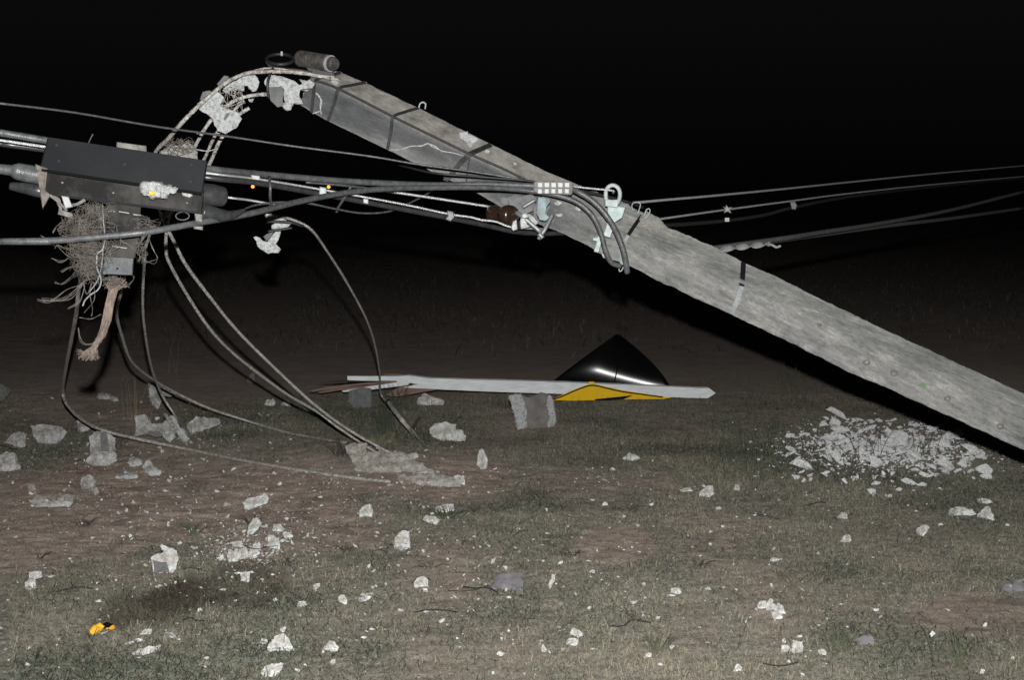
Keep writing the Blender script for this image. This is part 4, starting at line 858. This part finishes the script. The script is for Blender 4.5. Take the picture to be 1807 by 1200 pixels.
def shape_chunk(outline, label, thick, seed, m=('crushed', 'cast'), tilt=.0, name="concrete_chunk", amp=.34, dark=None):
    if m[0] == 'crushed' and outline[0][0] < 420 and outline[0][1] < 900: m = ('grubby', 'cast')
    ymax = max(q_[1] for q_ in outline); xm = sum(q_[0] for q_ in outline)/len(outline); d = GD(xm, ymax); sc = pxm(d)
    pts = [(x_, y_, d+(ymax-y_)*sc*tilt) for x_, y_ in outline]
    s = max(max(q_[0] for q_ in outline)-min(q_[0] for q_ in outline), ymax-min(q_[1] for q_ in outline))*sc
    g = rough(plate(pts, d, thick, .75), amp*.12*s, 8/s, seed=seed, maxlen=s*.09)
    o = mk(name, g, list(m), None, label, "concrete chunk", "broken concrete on the ground")
    o.location.z -= .006
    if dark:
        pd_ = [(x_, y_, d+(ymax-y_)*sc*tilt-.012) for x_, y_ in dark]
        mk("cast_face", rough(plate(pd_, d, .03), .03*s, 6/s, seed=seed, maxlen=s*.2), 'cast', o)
    return o
shape_chunk([(262, 672), (275, 674), (292, 686), (310, 694), (302, 699), (288, 697), (282, 715), (278, 722), (266, 711), (263, 690)], "pointed pale shard standing under the bend of a reinforcing bar", .06, 1, tilt=.5)
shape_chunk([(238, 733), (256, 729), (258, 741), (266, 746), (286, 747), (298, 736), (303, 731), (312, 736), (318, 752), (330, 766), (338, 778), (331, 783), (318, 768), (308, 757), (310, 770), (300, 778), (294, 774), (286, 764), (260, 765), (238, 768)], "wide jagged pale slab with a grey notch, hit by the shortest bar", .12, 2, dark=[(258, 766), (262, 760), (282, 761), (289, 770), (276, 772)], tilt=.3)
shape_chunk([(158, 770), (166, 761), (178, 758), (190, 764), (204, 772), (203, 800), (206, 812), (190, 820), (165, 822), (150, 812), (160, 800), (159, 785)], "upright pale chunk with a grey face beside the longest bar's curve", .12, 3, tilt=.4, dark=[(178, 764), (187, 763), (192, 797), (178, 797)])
shape_chunk([(330, 747), (345, 734), (356, 737), (364, 735), (390, 738), (386, 748), (368, 755), (352, 760), (340, 766), (331, 758)], "low pale rubble lump among grass right of the jagged slab", .10, 4, tilt=.4)
shape_chunk([(55, 752), (66, 748), (90, 749), (108, 752), (118, 762), (108, 776), (96, 785), (66, 778), (58, 766)], "broad grey-white chunk left of the longest bar's bend", .16, 5, tilt=.5)
shape_chunk([(136, 740), (144, 738), (155, 744), (158, 756), (150, 762), (138, 761)], "small blocky chunk touching the longest bar's curve", .08, 6, tilt=.4)
ground_chunk((10, 762, 42, 790), "rounded dusty chunk at the far left behind the broad one", 31)
ground_chunk((-25, 800, 28, 832), "pale slab cut off by the left edge of the photo", 32)
ground_chunk((-22, 676, 12, 716), "tall grey chunk at the left edge, farthest back there", 33, m=('cast', 'fresh'))
ground_chunk((168, 693, 197, 705), "flat pale shard on the dirt track, left of its smaller twin", 34)
ground_chunk((192, 701, 208, 709), "little flat shard right of a longer one on the dirt track", 35)
ground_chunk((465, 705, 485, 717), "small pale piece lying left of the two straight bars", 36); ground_chunk((494, 708, 512, 717), "small flat piece just under the two straight bars", 37)
ground_chunk((434, 659, 450, 676), "bluish triangular shard on the dirt track under the bars", 38, m=('stone',))
shape_chunk([(54, 882), (64, 871), (80, 882), (100, 884), (110, 874), (125, 870), (131, 880), (122, 892), (108, 897), (80, 893), (56, 893)], "long pale double-lobed slab lying at left", .08, 8, tilt=1.2)
ground_chunk((140, 838, 166, 866), "crumbly pale lump above the double-lobed slab at left", 39); ground_chunk((160, 858, 174, 876), "crumb-sized lump stuck below the crumbly one at left", 40)
ground_chunk((224, 807, 250, 824), "pale wedge left of the grey-backed wedge below the longest bar", 41)
shape_chunk([(250, 824), (258, 812), (264, 809), (270, 820), (286, 832), (280, 839), (268, 840), (258, 832)], "forked pale wedge with grey shadow side below the longest bar", .07, 9, tilt=.6)
ground_chunk((201, 832, 236, 847), "flat crumbly patch of concrete under the two wedges", 42, flat=True)
ground_chunk((48, 856, 62, 868), "small pale piece above the left end of the double-lobed slab", 43)
shape_chunk([(429, 885), (436, 878), (458, 874), (468, 868), (475, 878), (472, 886), (455, 892), (440, 899), (431, 897)], "bone-shaped pale chunk on bare dirt left of centre", .06, 10, tilt=.8)
shape_chunk([(437, 930), (446, 914), (455, 911), (462, 922), (455, 932), (443, 944), (438, 944)], "pale chunk crossed by dark grass stems, left of centre", .05, 11, tilt=.9)
ground_chunk((481, 924, 502, 938), "pale wedge right of the stem-crossed chunk", 44); ground_chunk((498, 938, 517, 950), "thin grey-white flake beside the pale wedge", 45)
shape_chunk([(472, 944), (482, 942), (494, 952), (494, 968), (482, 970), (470, 962), (474, 956)], "fan-shaped pale chunk at the right of the crumb heap", .06, 12, tilt=.8)
for bb, s_ in (((400, 972, 425, 992), 46), ((422, 966, 440, 988), 47), ((436, 970, 458, 985), 48), ((445, 958, 460, 972), 49), ((408, 955, 428, 968), 50)):
    ground_chunk(bb, "pale crumbly bit in the low crumb heap left of centre", s_, group="crumb heap left of centre")
shape_chunk([(423, 1008), (441, 1006), (440, 1022), (436, 1030), (424, 1028), (426, 1018)], "stubby pale piece below the crumb heap", .05, 13, tilt=.7)
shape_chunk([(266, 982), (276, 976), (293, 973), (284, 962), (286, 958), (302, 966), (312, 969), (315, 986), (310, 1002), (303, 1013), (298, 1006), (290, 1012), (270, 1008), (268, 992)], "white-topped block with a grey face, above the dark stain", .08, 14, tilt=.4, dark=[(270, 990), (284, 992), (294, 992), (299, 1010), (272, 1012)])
shape_chunk([(51, 1008), (62, 1005), (73, 1006), (75, 1016), (62, 1020), (64, 1034), (58, 1040), (44, 1038), (44, 1026), (52, 1020)], "pale hooked chunk alone near the left edge", .05, 15, tilt=.9)
shape_chunk([(217, 1136), (232, 1128), (246, 1124), (256, 1128), (248, 1136), (236, 1140), (226, 1138)], "upper of the white slivers right of the yellow scrap", .05, 16, tilt=1.)
shape_chunk([(227, 1160), (232, 1150), (246, 1144), (262, 1138), (276, 1138), (272, 1146), (258, 1152), (250, 1158), (236, 1160)], "lower of the white slivers right of the yellow scrap", .05, 17, tilt=1.)
ground_chunk((246, 1110, 266, 1124), "small white lump above the white slivers", 51); ground_chunk((272, 1138, 283, 1148), "tiny white knob at the right end of the slivers", 52)
ground_chunk((288, 1114, 312, 1130), "squarish grey-sided bit right of the white slivers", 53, m=('crushed', 'cast'), face=(0, -1, 0))
shape_chunk([(471, 1143), (478, 1130), (488, 1120), (500, 1116), (508, 1122), (512, 1132), (520, 1144), (512, 1148), (502, 1150), (474, 1149)], "pyramid-shaped white chunk near the bottom edge", .08, 18, tilt=.5)
ground_chunk((459, 1126, 472, 1138), "small knob left of the pyramid-shaped chunk", 54); ground_chunk((493, 1106, 504, 1118), "small knob behind the pyramid-shaped chunk", 55)
shape_chunk([(460, 1184), (468, 1173), (484, 1169), (500, 1167), (498, 1180), (488, 1188), (480, 1196), (464, 1194)], "cylinder-like pale chunk at the bottom edge below the pyramid", .07, 19, tilt=.6)
shape_chunk([(570, 1142), (582, 1128), (590, 1130), (598, 1140), (594, 1148), (582, 1150)], "cracked white chunk right of the pyramid-shaped one", .06, 20, tilt=.8)
shape_chunk([(634, 900), (640, 892), (652, 887), (659, 902), (656, 911), (644, 908), (634, 914)], "bright angular chunk on bare dirt left of the square flat piece", .05, 21, tilt=.6)
shape_chunk([(696, 950), (702, 940), (711, 934), (722, 936), (724, 966), (708, 973), (696, 968)], "flat square pale piece near the middle of the foreground", .035, 22, tilt=1.6)
ground_chunk((745, 911, 778, 928), "white oval chunk beside a dark grass tuft", 56); ground_chunk((768, 888, 802, 906), "grey-white slab half hidden by the dark grass tuft", 57)
shape_chunk([(730, 1028), (736, 1018), (748, 1014), (755, 1022), (756, 1038), (742, 1040), (732, 1036)], "rounded bright chunk right of the foreground's middle line", .05, 23, tilt=.7)
ground_chunk((524, 1060, 541, 1072), "small bright wedge in the foreground grass", 58); ground_chunk((594, 1050, 612, 1068), "dull lump left of a flatter dull flake", 59); ground_chunk((630, 1048, 654, 1064), "dull pale flake right of a dull lump", 60, flat=True)
ground_chunk((551, 1029, 564, 1042), "grey cube-like bit in the foreground", 61)
ground_chunk((582, 1163, 592, 1174), "small round white bit low in the foreground", 62)
ground_chunk((868, 1006, 924, 1046), "large flat grey stone with a pale lower edge", 63, m=('stone',), flat=True, cat="stone", name="stone", amp=.02)
ground_chunk((970, 1012, 980, 1039), "narrow upright white sliver right of the flat grey stone", 64, npts=9)
ground_chunk((1007, 1108, 1028, 1127), "rounded white chunk above a diamond-shaped one", 65); ground_chunk((998, 1128, 1020, 1142), "diamond-shaped white chunk under a rounded one", 66); ground_chunk((955, 1137, 967, 1153), "egg-shaped white bit left of the white pair", 67)
ground_chunk((1135, 1152, 1150, 1163), "small white chip low right of centre", 68); ground_chunk((1293, 1172, 1312, 1187), "white chunk with a small knob at the bottom edge", 69)
ground_chunk((1184, 1037, 1202, 1049), "lone pale chip in the grass right of centre", 70)
for bb, s_ in (((1337, 1061, 1354, 1076), 71), ((1352, 1062, 1370, 1080), 72), ((1366, 1064, 1386, 1084), 73), ((1362, 1080, 1382, 1095), 74), ((1354, 1056, 1366, 1066), 75)):
    ground_chunk(bb, "white lump in the tight cluster on the right foreground", s_, group="tight cluster of white lumps")
ground_chunk((1380, 1138, 1398, 1156), "left one of two white eggs at the lower right", 76); ground_chunk((1398, 1131, 1418, 1155), "right one of two white eggs at the lower right", 77); ground_chunk((1444, 1146, 1458, 1157), "small pale chip right of the two white eggs", 78)
ground_chunk((1514, 1119, 1544, 1140), "dark grey stone with a pale cap at lower right", 79, m=('stone',), cat="stone", name="stone", amp=.02)
ground_chunk((1770, 1028, 1815, 1048), "grey stone at the right edge under a white stick", 80, m=('stone',), cat="stone", name="stone", amp=.02)
mk("stick", join(tube([(1783, 1047, 'g'), (1790, 1041, 'g'), (1800, 1038, 'g'), (1815, 1034, 'g')], .006, 6, lift=.03), tube([(1774, 1029, 'g'), (1782, 1033, 'g'), (1790, 1041, 'g')], .004, 6, lift=.025)), 'white_plastic', None, "forked white stick at the right edge of the photo", "stick")
shape_chunk([(1233, 868), (1240, 862), (1248, 856), (1258, 855), (1260, 870), (1250, 878), (1240, 874), (1234, 874)], "knobbly bright chunk on red dirt right of centre", .06, 24, tilt=.8)
ground_chunk((1201, 861, 1222, 869), "thin white flake left of the knobbly chunk", 81); ground_chunk((1295, 855, 1306, 866), "small bright chip right of the knobbly chunk", 82)
ground_chunk((1100, 797, 1131, 815), "blocky bright piece on grass in front of the sign", 83)
ground_chunk((1480, 903, 1497, 918), "angular white chip in grass below the rubble heap", 84); ground_chunk((1485, 942, 1502, 958), "round white chip under an angular one, right foreground", 85); ground_chunk((1620, 927, 1640, 946), "triangular white chip alone on the right", 86)
ground_chunk((1680, 897, 1726, 912), "long white tapered sliver on the right", 87, npts=10); ground_chunk((1726, 894, 1755, 918), "curved white sliver right of the tapered one", 88, npts=10)
ground_chunk((1727, 880, 1750, 889), "thin flake above the two slivers on the right", 89)
ground_chunk((1360, 984, 1381, 993), "small flat chip in grass, right of centre", 90)
shape_chunk([(757, 757), (768, 746), (790, 744), (803, 748), (804, 758), (815, 758), (823, 768), (820, 778), (800, 776), (782, 778), (772, 772), (762, 768)], "pale two-tiered chunk in grass below the white post", .12, 25, tilt=.6)
ground_chunk((735, 695, 783, 718), "dusty chunk in the shade just below the white post", 91)
ground_chunk((840, 792, 860, 830), "upright thin shard at the edge of the red dirt patch", 92, npts=9)
def slab():
    out = [(608, 784), (622, 780), (646, 783), (646, 798), (700, 798), (690, 806), (660, 812), (640, 826), (624, 822), (618, 806), (610, 796)]
    shape_chunk(out, "broken pale slab where the straight bars reach the ground", .14, 26, tilt=1.1, m=('dusty', 'cast'))
    shape_chunk([(622, 822), (645, 814), (664, 803), (680, 797), (697, 796), (718, 801), (735, 812), (755, 824), (772, 836), (750, 838), (720, 832), (690, 832), (655, 833), (632, 830)], "long pale slab lying under the straight bars' ends", .16, 27, tilt=1.6, m=('dusty', 'cast'))
    shape_chunk([(700, 838), (725, 836), (755, 834), (790, 838), (818, 848), (812, 858), (780, 858), (740, 856), (708, 856)], "crumbled pale heap at the tip of the straight bars", .12, 28, tilt=1.4, m=('dusty', 'cast'), amp=.25)
    ground_chunk((718, 800, 738, 815), "small lump on the long slab under the bars", 93); ground_chunk((800, 838, 820, 856), "bright knob at the right end of the crumbled heap", 94)
slab()
# H-shaped fragment near the sign
def h_block():
    o = empty("pole_fragment", G(940, 757), "upright grooved concrete pole fragment with pale broken edges by the yellow sign", "concrete chunk")
    d = GD(940, 757)
    mk("left_flange", rough(plate([(898, 699), (906, 697), (920, 696), (926, 710), (930, 755), (914, 757), (906, 725)], d-.05, .18), .010, 22, maxlen=.018), 'fresh', o)
    mk("right_flange", rough(plate([(968, 698), (974, 700), (978, 725), (981, 738), (978, 752), (966, 755), (970, 735), (966, 715)], d-.05, .18), .010, 22, maxlen=.018), 'fresh', o)
    mk("grooved_web", rough(plate([(920, 697), (934, 702), (944, 698), (954, 693), (966, 696), (969, 715), (968, 755), (928, 757), (925, 715)], d, .12), .005, 16, maxlen=.025), 'web', o)
h_block()
shape_chunk([(616, 688), (640, 682), (655, 684), (656, 718), (640, 721), (622, 718), (615, 708)], "squarish grey chunk propping the splintered end of the post", .18, 29, m=('cast', 'fresh'), tilt=.3, amp=.05)

# the heap of crushed concrete under the pole
PROT = [hull_chunk(1, random.Random(i).uniform(.6, .95), random.Random(i+50).uniform(.35, .7), 200+i, 11, 2, .05) for i in range(10)]
PM = []
for i, g in enumerate(PROT):
    me = bpy.data.meshes.new("rubble_piece"); me.from_pydata([tuple(v) for v in g[0]], [], g[1]); me.materials.append(M['chalk']); me.update(); PM.append(me)
def scatter(px, py, wpx, label, group, rnd, name="rubble_piece", cat="concrete piece", lift=0., flat=1., tilt=.35):
    p = G(px, py); s = wpx*pxm(GD(px, py)); o = bpy.data.objects.new(name, PM[rnd.randrange(10)]); COL.objects.link(o)
    o.location = (p.x, p.y, float(tz(p.x, p.y))+lift+.006); o.rotation_euler = (rnd.uniform(-tilt, tilt), rnd.uniform(-tilt, tilt), rnd.uniform(0, 6.28)); o.scale = (s, s*rnd.uniform(.7, 1.1), s*rnd.uniform(.6, 1.1)*flat)
    tag(o, label, cat, group)
R = random.Random(21)
def inside(x_, y_, P):
    c = False; n = len(P)
    for i in range(n):
        (xa, ya), (xb, yb) = P[i], P[(i+1) % n]
        if (ya > y_) != (yb > y_) and x_ < (xb-xa)*(y_-ya)/(yb-ya)+xa: c = not c
    return c
HEAP = [(1440, 750), (1475, 738), (1520, 733), (1570, 740), (1610, 748), (1650, 762), (1700, 786), (1740, 806), (1725, 826), (1690, 838), (1650, 842), (1590, 838), (1540, 826), (1480, 820), (1445, 812), (1400, 808), (1405, 796), (1450, 785)]
n = 0
while n < 225:
    x_, y_ = (R.uniform(1395, 1745), R.uniform(735, 850)) if R.random() < .8 else (R.gauss(1570, 110), R.gauss(800, 32))
    if not inside(x_, y_, HEAP) and not (R.random() < .35 and 770 < y_ < 870 and 1380 < x_ < 1720): continue
    scatter(x_, y_, min(36 if inside(x_, y_, HEAP) else 14, 7+R.expovariate(1/10)), "jagged pale piece in the crushed heap under the pole", "crushed heap of pale concrete under the pole", R, lift=R.uniform(0, .025), flat=.62, tilt=.55); n += 1
for (x_, y_, w_) in ((1415, 829, 32), (1420, 850, 9), (1432, 851, 10), (1545, 858, 16), (1604, 856, 30), (1626, 860, 18), (1538, 871, 22), (1585, 867, 12), (1740, 846, 24), (1735, 838, 30), (1570, 880, 10), (1660, 866, 9), (1630, 843, 18), (1575, 843, 18), (1395, 775, 16), (1762, 800, 12), (1393, 797, 18)):
    scatter(x_, y_, w_, "pale piece lying just outside the crushed heap under the pole", "loose pieces round the crushed heap", R)
for k in range(50):
    for _ in range(50):
        x_, y_ = R.uniform(-30, 1840), 690+R.random()**.8*505
        if not inside(x_, y_, HEAP) and (x_ < 950 or R.random() < .5): break
    scatter(x_, y_, R.uniform(6, 12), "small pale concrete fragment alone on the dirt and grass", "small fragments strewn over the ground", R)

# ------------------------------------------------------------------ yellow scrap
ys_ = empty("plastic_scrap", G(180, 1122), "crumpled yellow and black plastic scrap on dark dirt at lower left", "scrap")
d = GD(180, 1120)
mk("yellow_piece", rough(join(plate([(157, 1112), (164, 1104), (176, 1100), (186, 1106), (180, 1112), (176, 1118), (164, 1124), (158, 1118)], d, .03), plate([(176, 1101), (200, 1104), (204, 1108), (198, 1112), (190, 1112), (184, 1108)], d+.03, .02)), .003, 30, maxlen=.02), 'yellow_scrap', ys_)
mk("black_piece", rough(plate([(176, 1104), (188, 1098), (200, 1102), (192, 1108), (180, 1110)], d+.005, .02), .002, 30, maxlen=.02), 'black_ink', ys_)
mk("pale_piece", plate([(176, 1118), (196, 1112), (190, 1116), (178, 1121)], d-.01, .01), 'white_plastic', ys_)

P = [pole_pt(x_, y_, .006) for x_, y_ in ((1622, 680), (1627, 677), (1634, 681), (1630, 684))]
mk("leaf", (P+[p+Vector((0, .002, .001)) for p in P], [(0, 1, 2, 3), (7, 6, 5, 4), (0, 4, 5, 1), (1, 5, 6, 2), (2, 6, 7, 3), (3, 7, 4, 0)]), 'leaf', None, "tiny green leaf stuck to the pole's face near the right edge", "leaf")
# ------------------------------------------------------------------ twigs and weeds
R = random.Random(77)
for k in range(14):
    px, py = R.uniform(20, 1780), R.uniform(760, 1180); a_ = R.uniform(-.3, .3)+(math.pi if R.random() < .5 else 0); Lp = R.uniform(25, 75)
    L = [(px+math.cos(a_)*Lp*t+R.gauss(0, 2.2), py+math.sin(a_)*Lp*t*.6+R.gauss(0, 3.2), 'g') for t in (0, .33, .66, 1)]
    mk("twig", tube(L, R.uniform(.0012, .0026), 5, 4, .2, lift=.018), 'twig', None, "thin dark dry twig lying on the ground", "twig", "dry twigs strewn on the ground")
def weed(px, py, hpx, nst, spread, label, m='weed', r=.0017, droop=.3):
    o = empty("weed", G(px, py), label, "weed", "small dark grass tufts" if label.startswith('small dark') else "weeds growing round the wreck"); p = G(px, py); d = GD(px, py); H = hpx*pxm(d); out = []
    for _ in range(nst):
        a_ = R.uniform(0, 6.28); sp_ = R.uniform(.15, 1)*spread; h = H*R.uniform(.6, 1.05); dx, dy = math.cos(a_)*sp_*H, math.sin(a_)*sp_*H*.6
        b_ = p+Vector((R.gauss(0, .22)*H*min(1, spread+.3), R.gauss(0, .15)*H, -.01)); P = [b_, b_+Vector((dx*.3, dy*.3, h*.5)), b_+Vector((dx*.7, dy*.7, h*(.9-.1*droop))), b_+Vector((dx*1.1, dy*1.1, h*(1-.4*droop*sp_)))]
        out.append(sweep(spline(P, 4), lambda t: r*(1.1-.9*t), 4))
    mk("stems", join(*out), m, o)
for (px, py, h, n_, s_, lab, m) in ((1540, 806, 70, 10, .9, "low dark weed growing through the left of the crushed heap", 'weed_green'), (1632, 812, 62, 12, .7, "stemmy weed fanning up on the crushed heap's right", 'weed'),
        (1400, 700, 70, 14, .5, "wispy dark weed under the pole's shadow", 'weed'), (1235, 700, 45, 12, .5, "thin weed at the post's pointed end", 'weed'), (675, 765, 60, 40, .6, "dense grass tuft below the post's splintered end", 'weed_green'), (600, 806, 40, 22, 1.3, "dark grass tuft left of the broken slab", 'twig'),
        (785, 772, 55, 12, .7, "thin weed growing over the two-tiered chunk", 'weed'), (790, 915, 30, 22, 2.0, "dark spiky tuft beside the white oval chunk", 'weed_green'), (235, 740, 80, 10, .35, "dry upright stalks left of the jagged slab", 'dry'), (360, 760, 60, 30, .7, "grass tuft on the low rubble lump", 'weed'),
        (1690, 1180, 90, 12, 1.1, "long arching weed at the lower right", 'weed'), (300, 660, 90, 3, .4, "single thin curved stalk behind the bars", 'dry'), (445, 930, 30, 12, 1.4, "dark tuft crossing a pale chunk left of centre", 'weed_green'), (560, 750, 50, 20, .8, "dry grass tuft left of the straight bars", 'weed'),
        (700, 720, 50, 26, .6, "grass tuft right at the splintered post end", 'weed_green'), (205, 790, 40, 20, 1.0, "spiky tuft right of the upright chunk", 'weed_green'), (340, 945, 30, 18, 1.5, "flattened dark tuft above the grey-faced block", 'weed'), (1480, 1150, 45, 24, .9, "short green tuft at the bottom right", 'weed'), (1160, 1150, 40, 24, 1., "short green tuft at the bottom, right of centre", 'weed')):
    weed(px, py, h, n_, s_, lab, m)
R = random.Random(15)
for px, py, h in ((640, 888, 26), (545, 892, 22), (345, 872, 28), (240, 905, 22), (880, 905, 20), (505, 1000, 26), (610, 975, 18), (955, 880, 24), (1010, 985, 22), (690, 1060, 22), (900, 945, 22), (390, 905, 20), (150, 930, 24), (1120, 905, 22), (1230, 1000, 22), (760, 1005, 20), (1400, 1030, 24), (70, 985, 22)):
    weed(px, py, h, R.randint(9, 16), R.uniform(1.4, 2.2), "small dark flattened grass tuft on open dirt", R.choice(['twig', 'weed', 'weed_green']), .0012)
mk("dry_leaf", tube([(722, 775, 'g'), (732, 758, 'g'), (740, 745, 'g'), (752, 741, 'g')], lambda t: .011*math.sin(math.pi*(.12+.8*t)), 6, 5, lift=.03), 'dry', None, "curved tan dry leaf beside the thick bar below the post", "leaf")
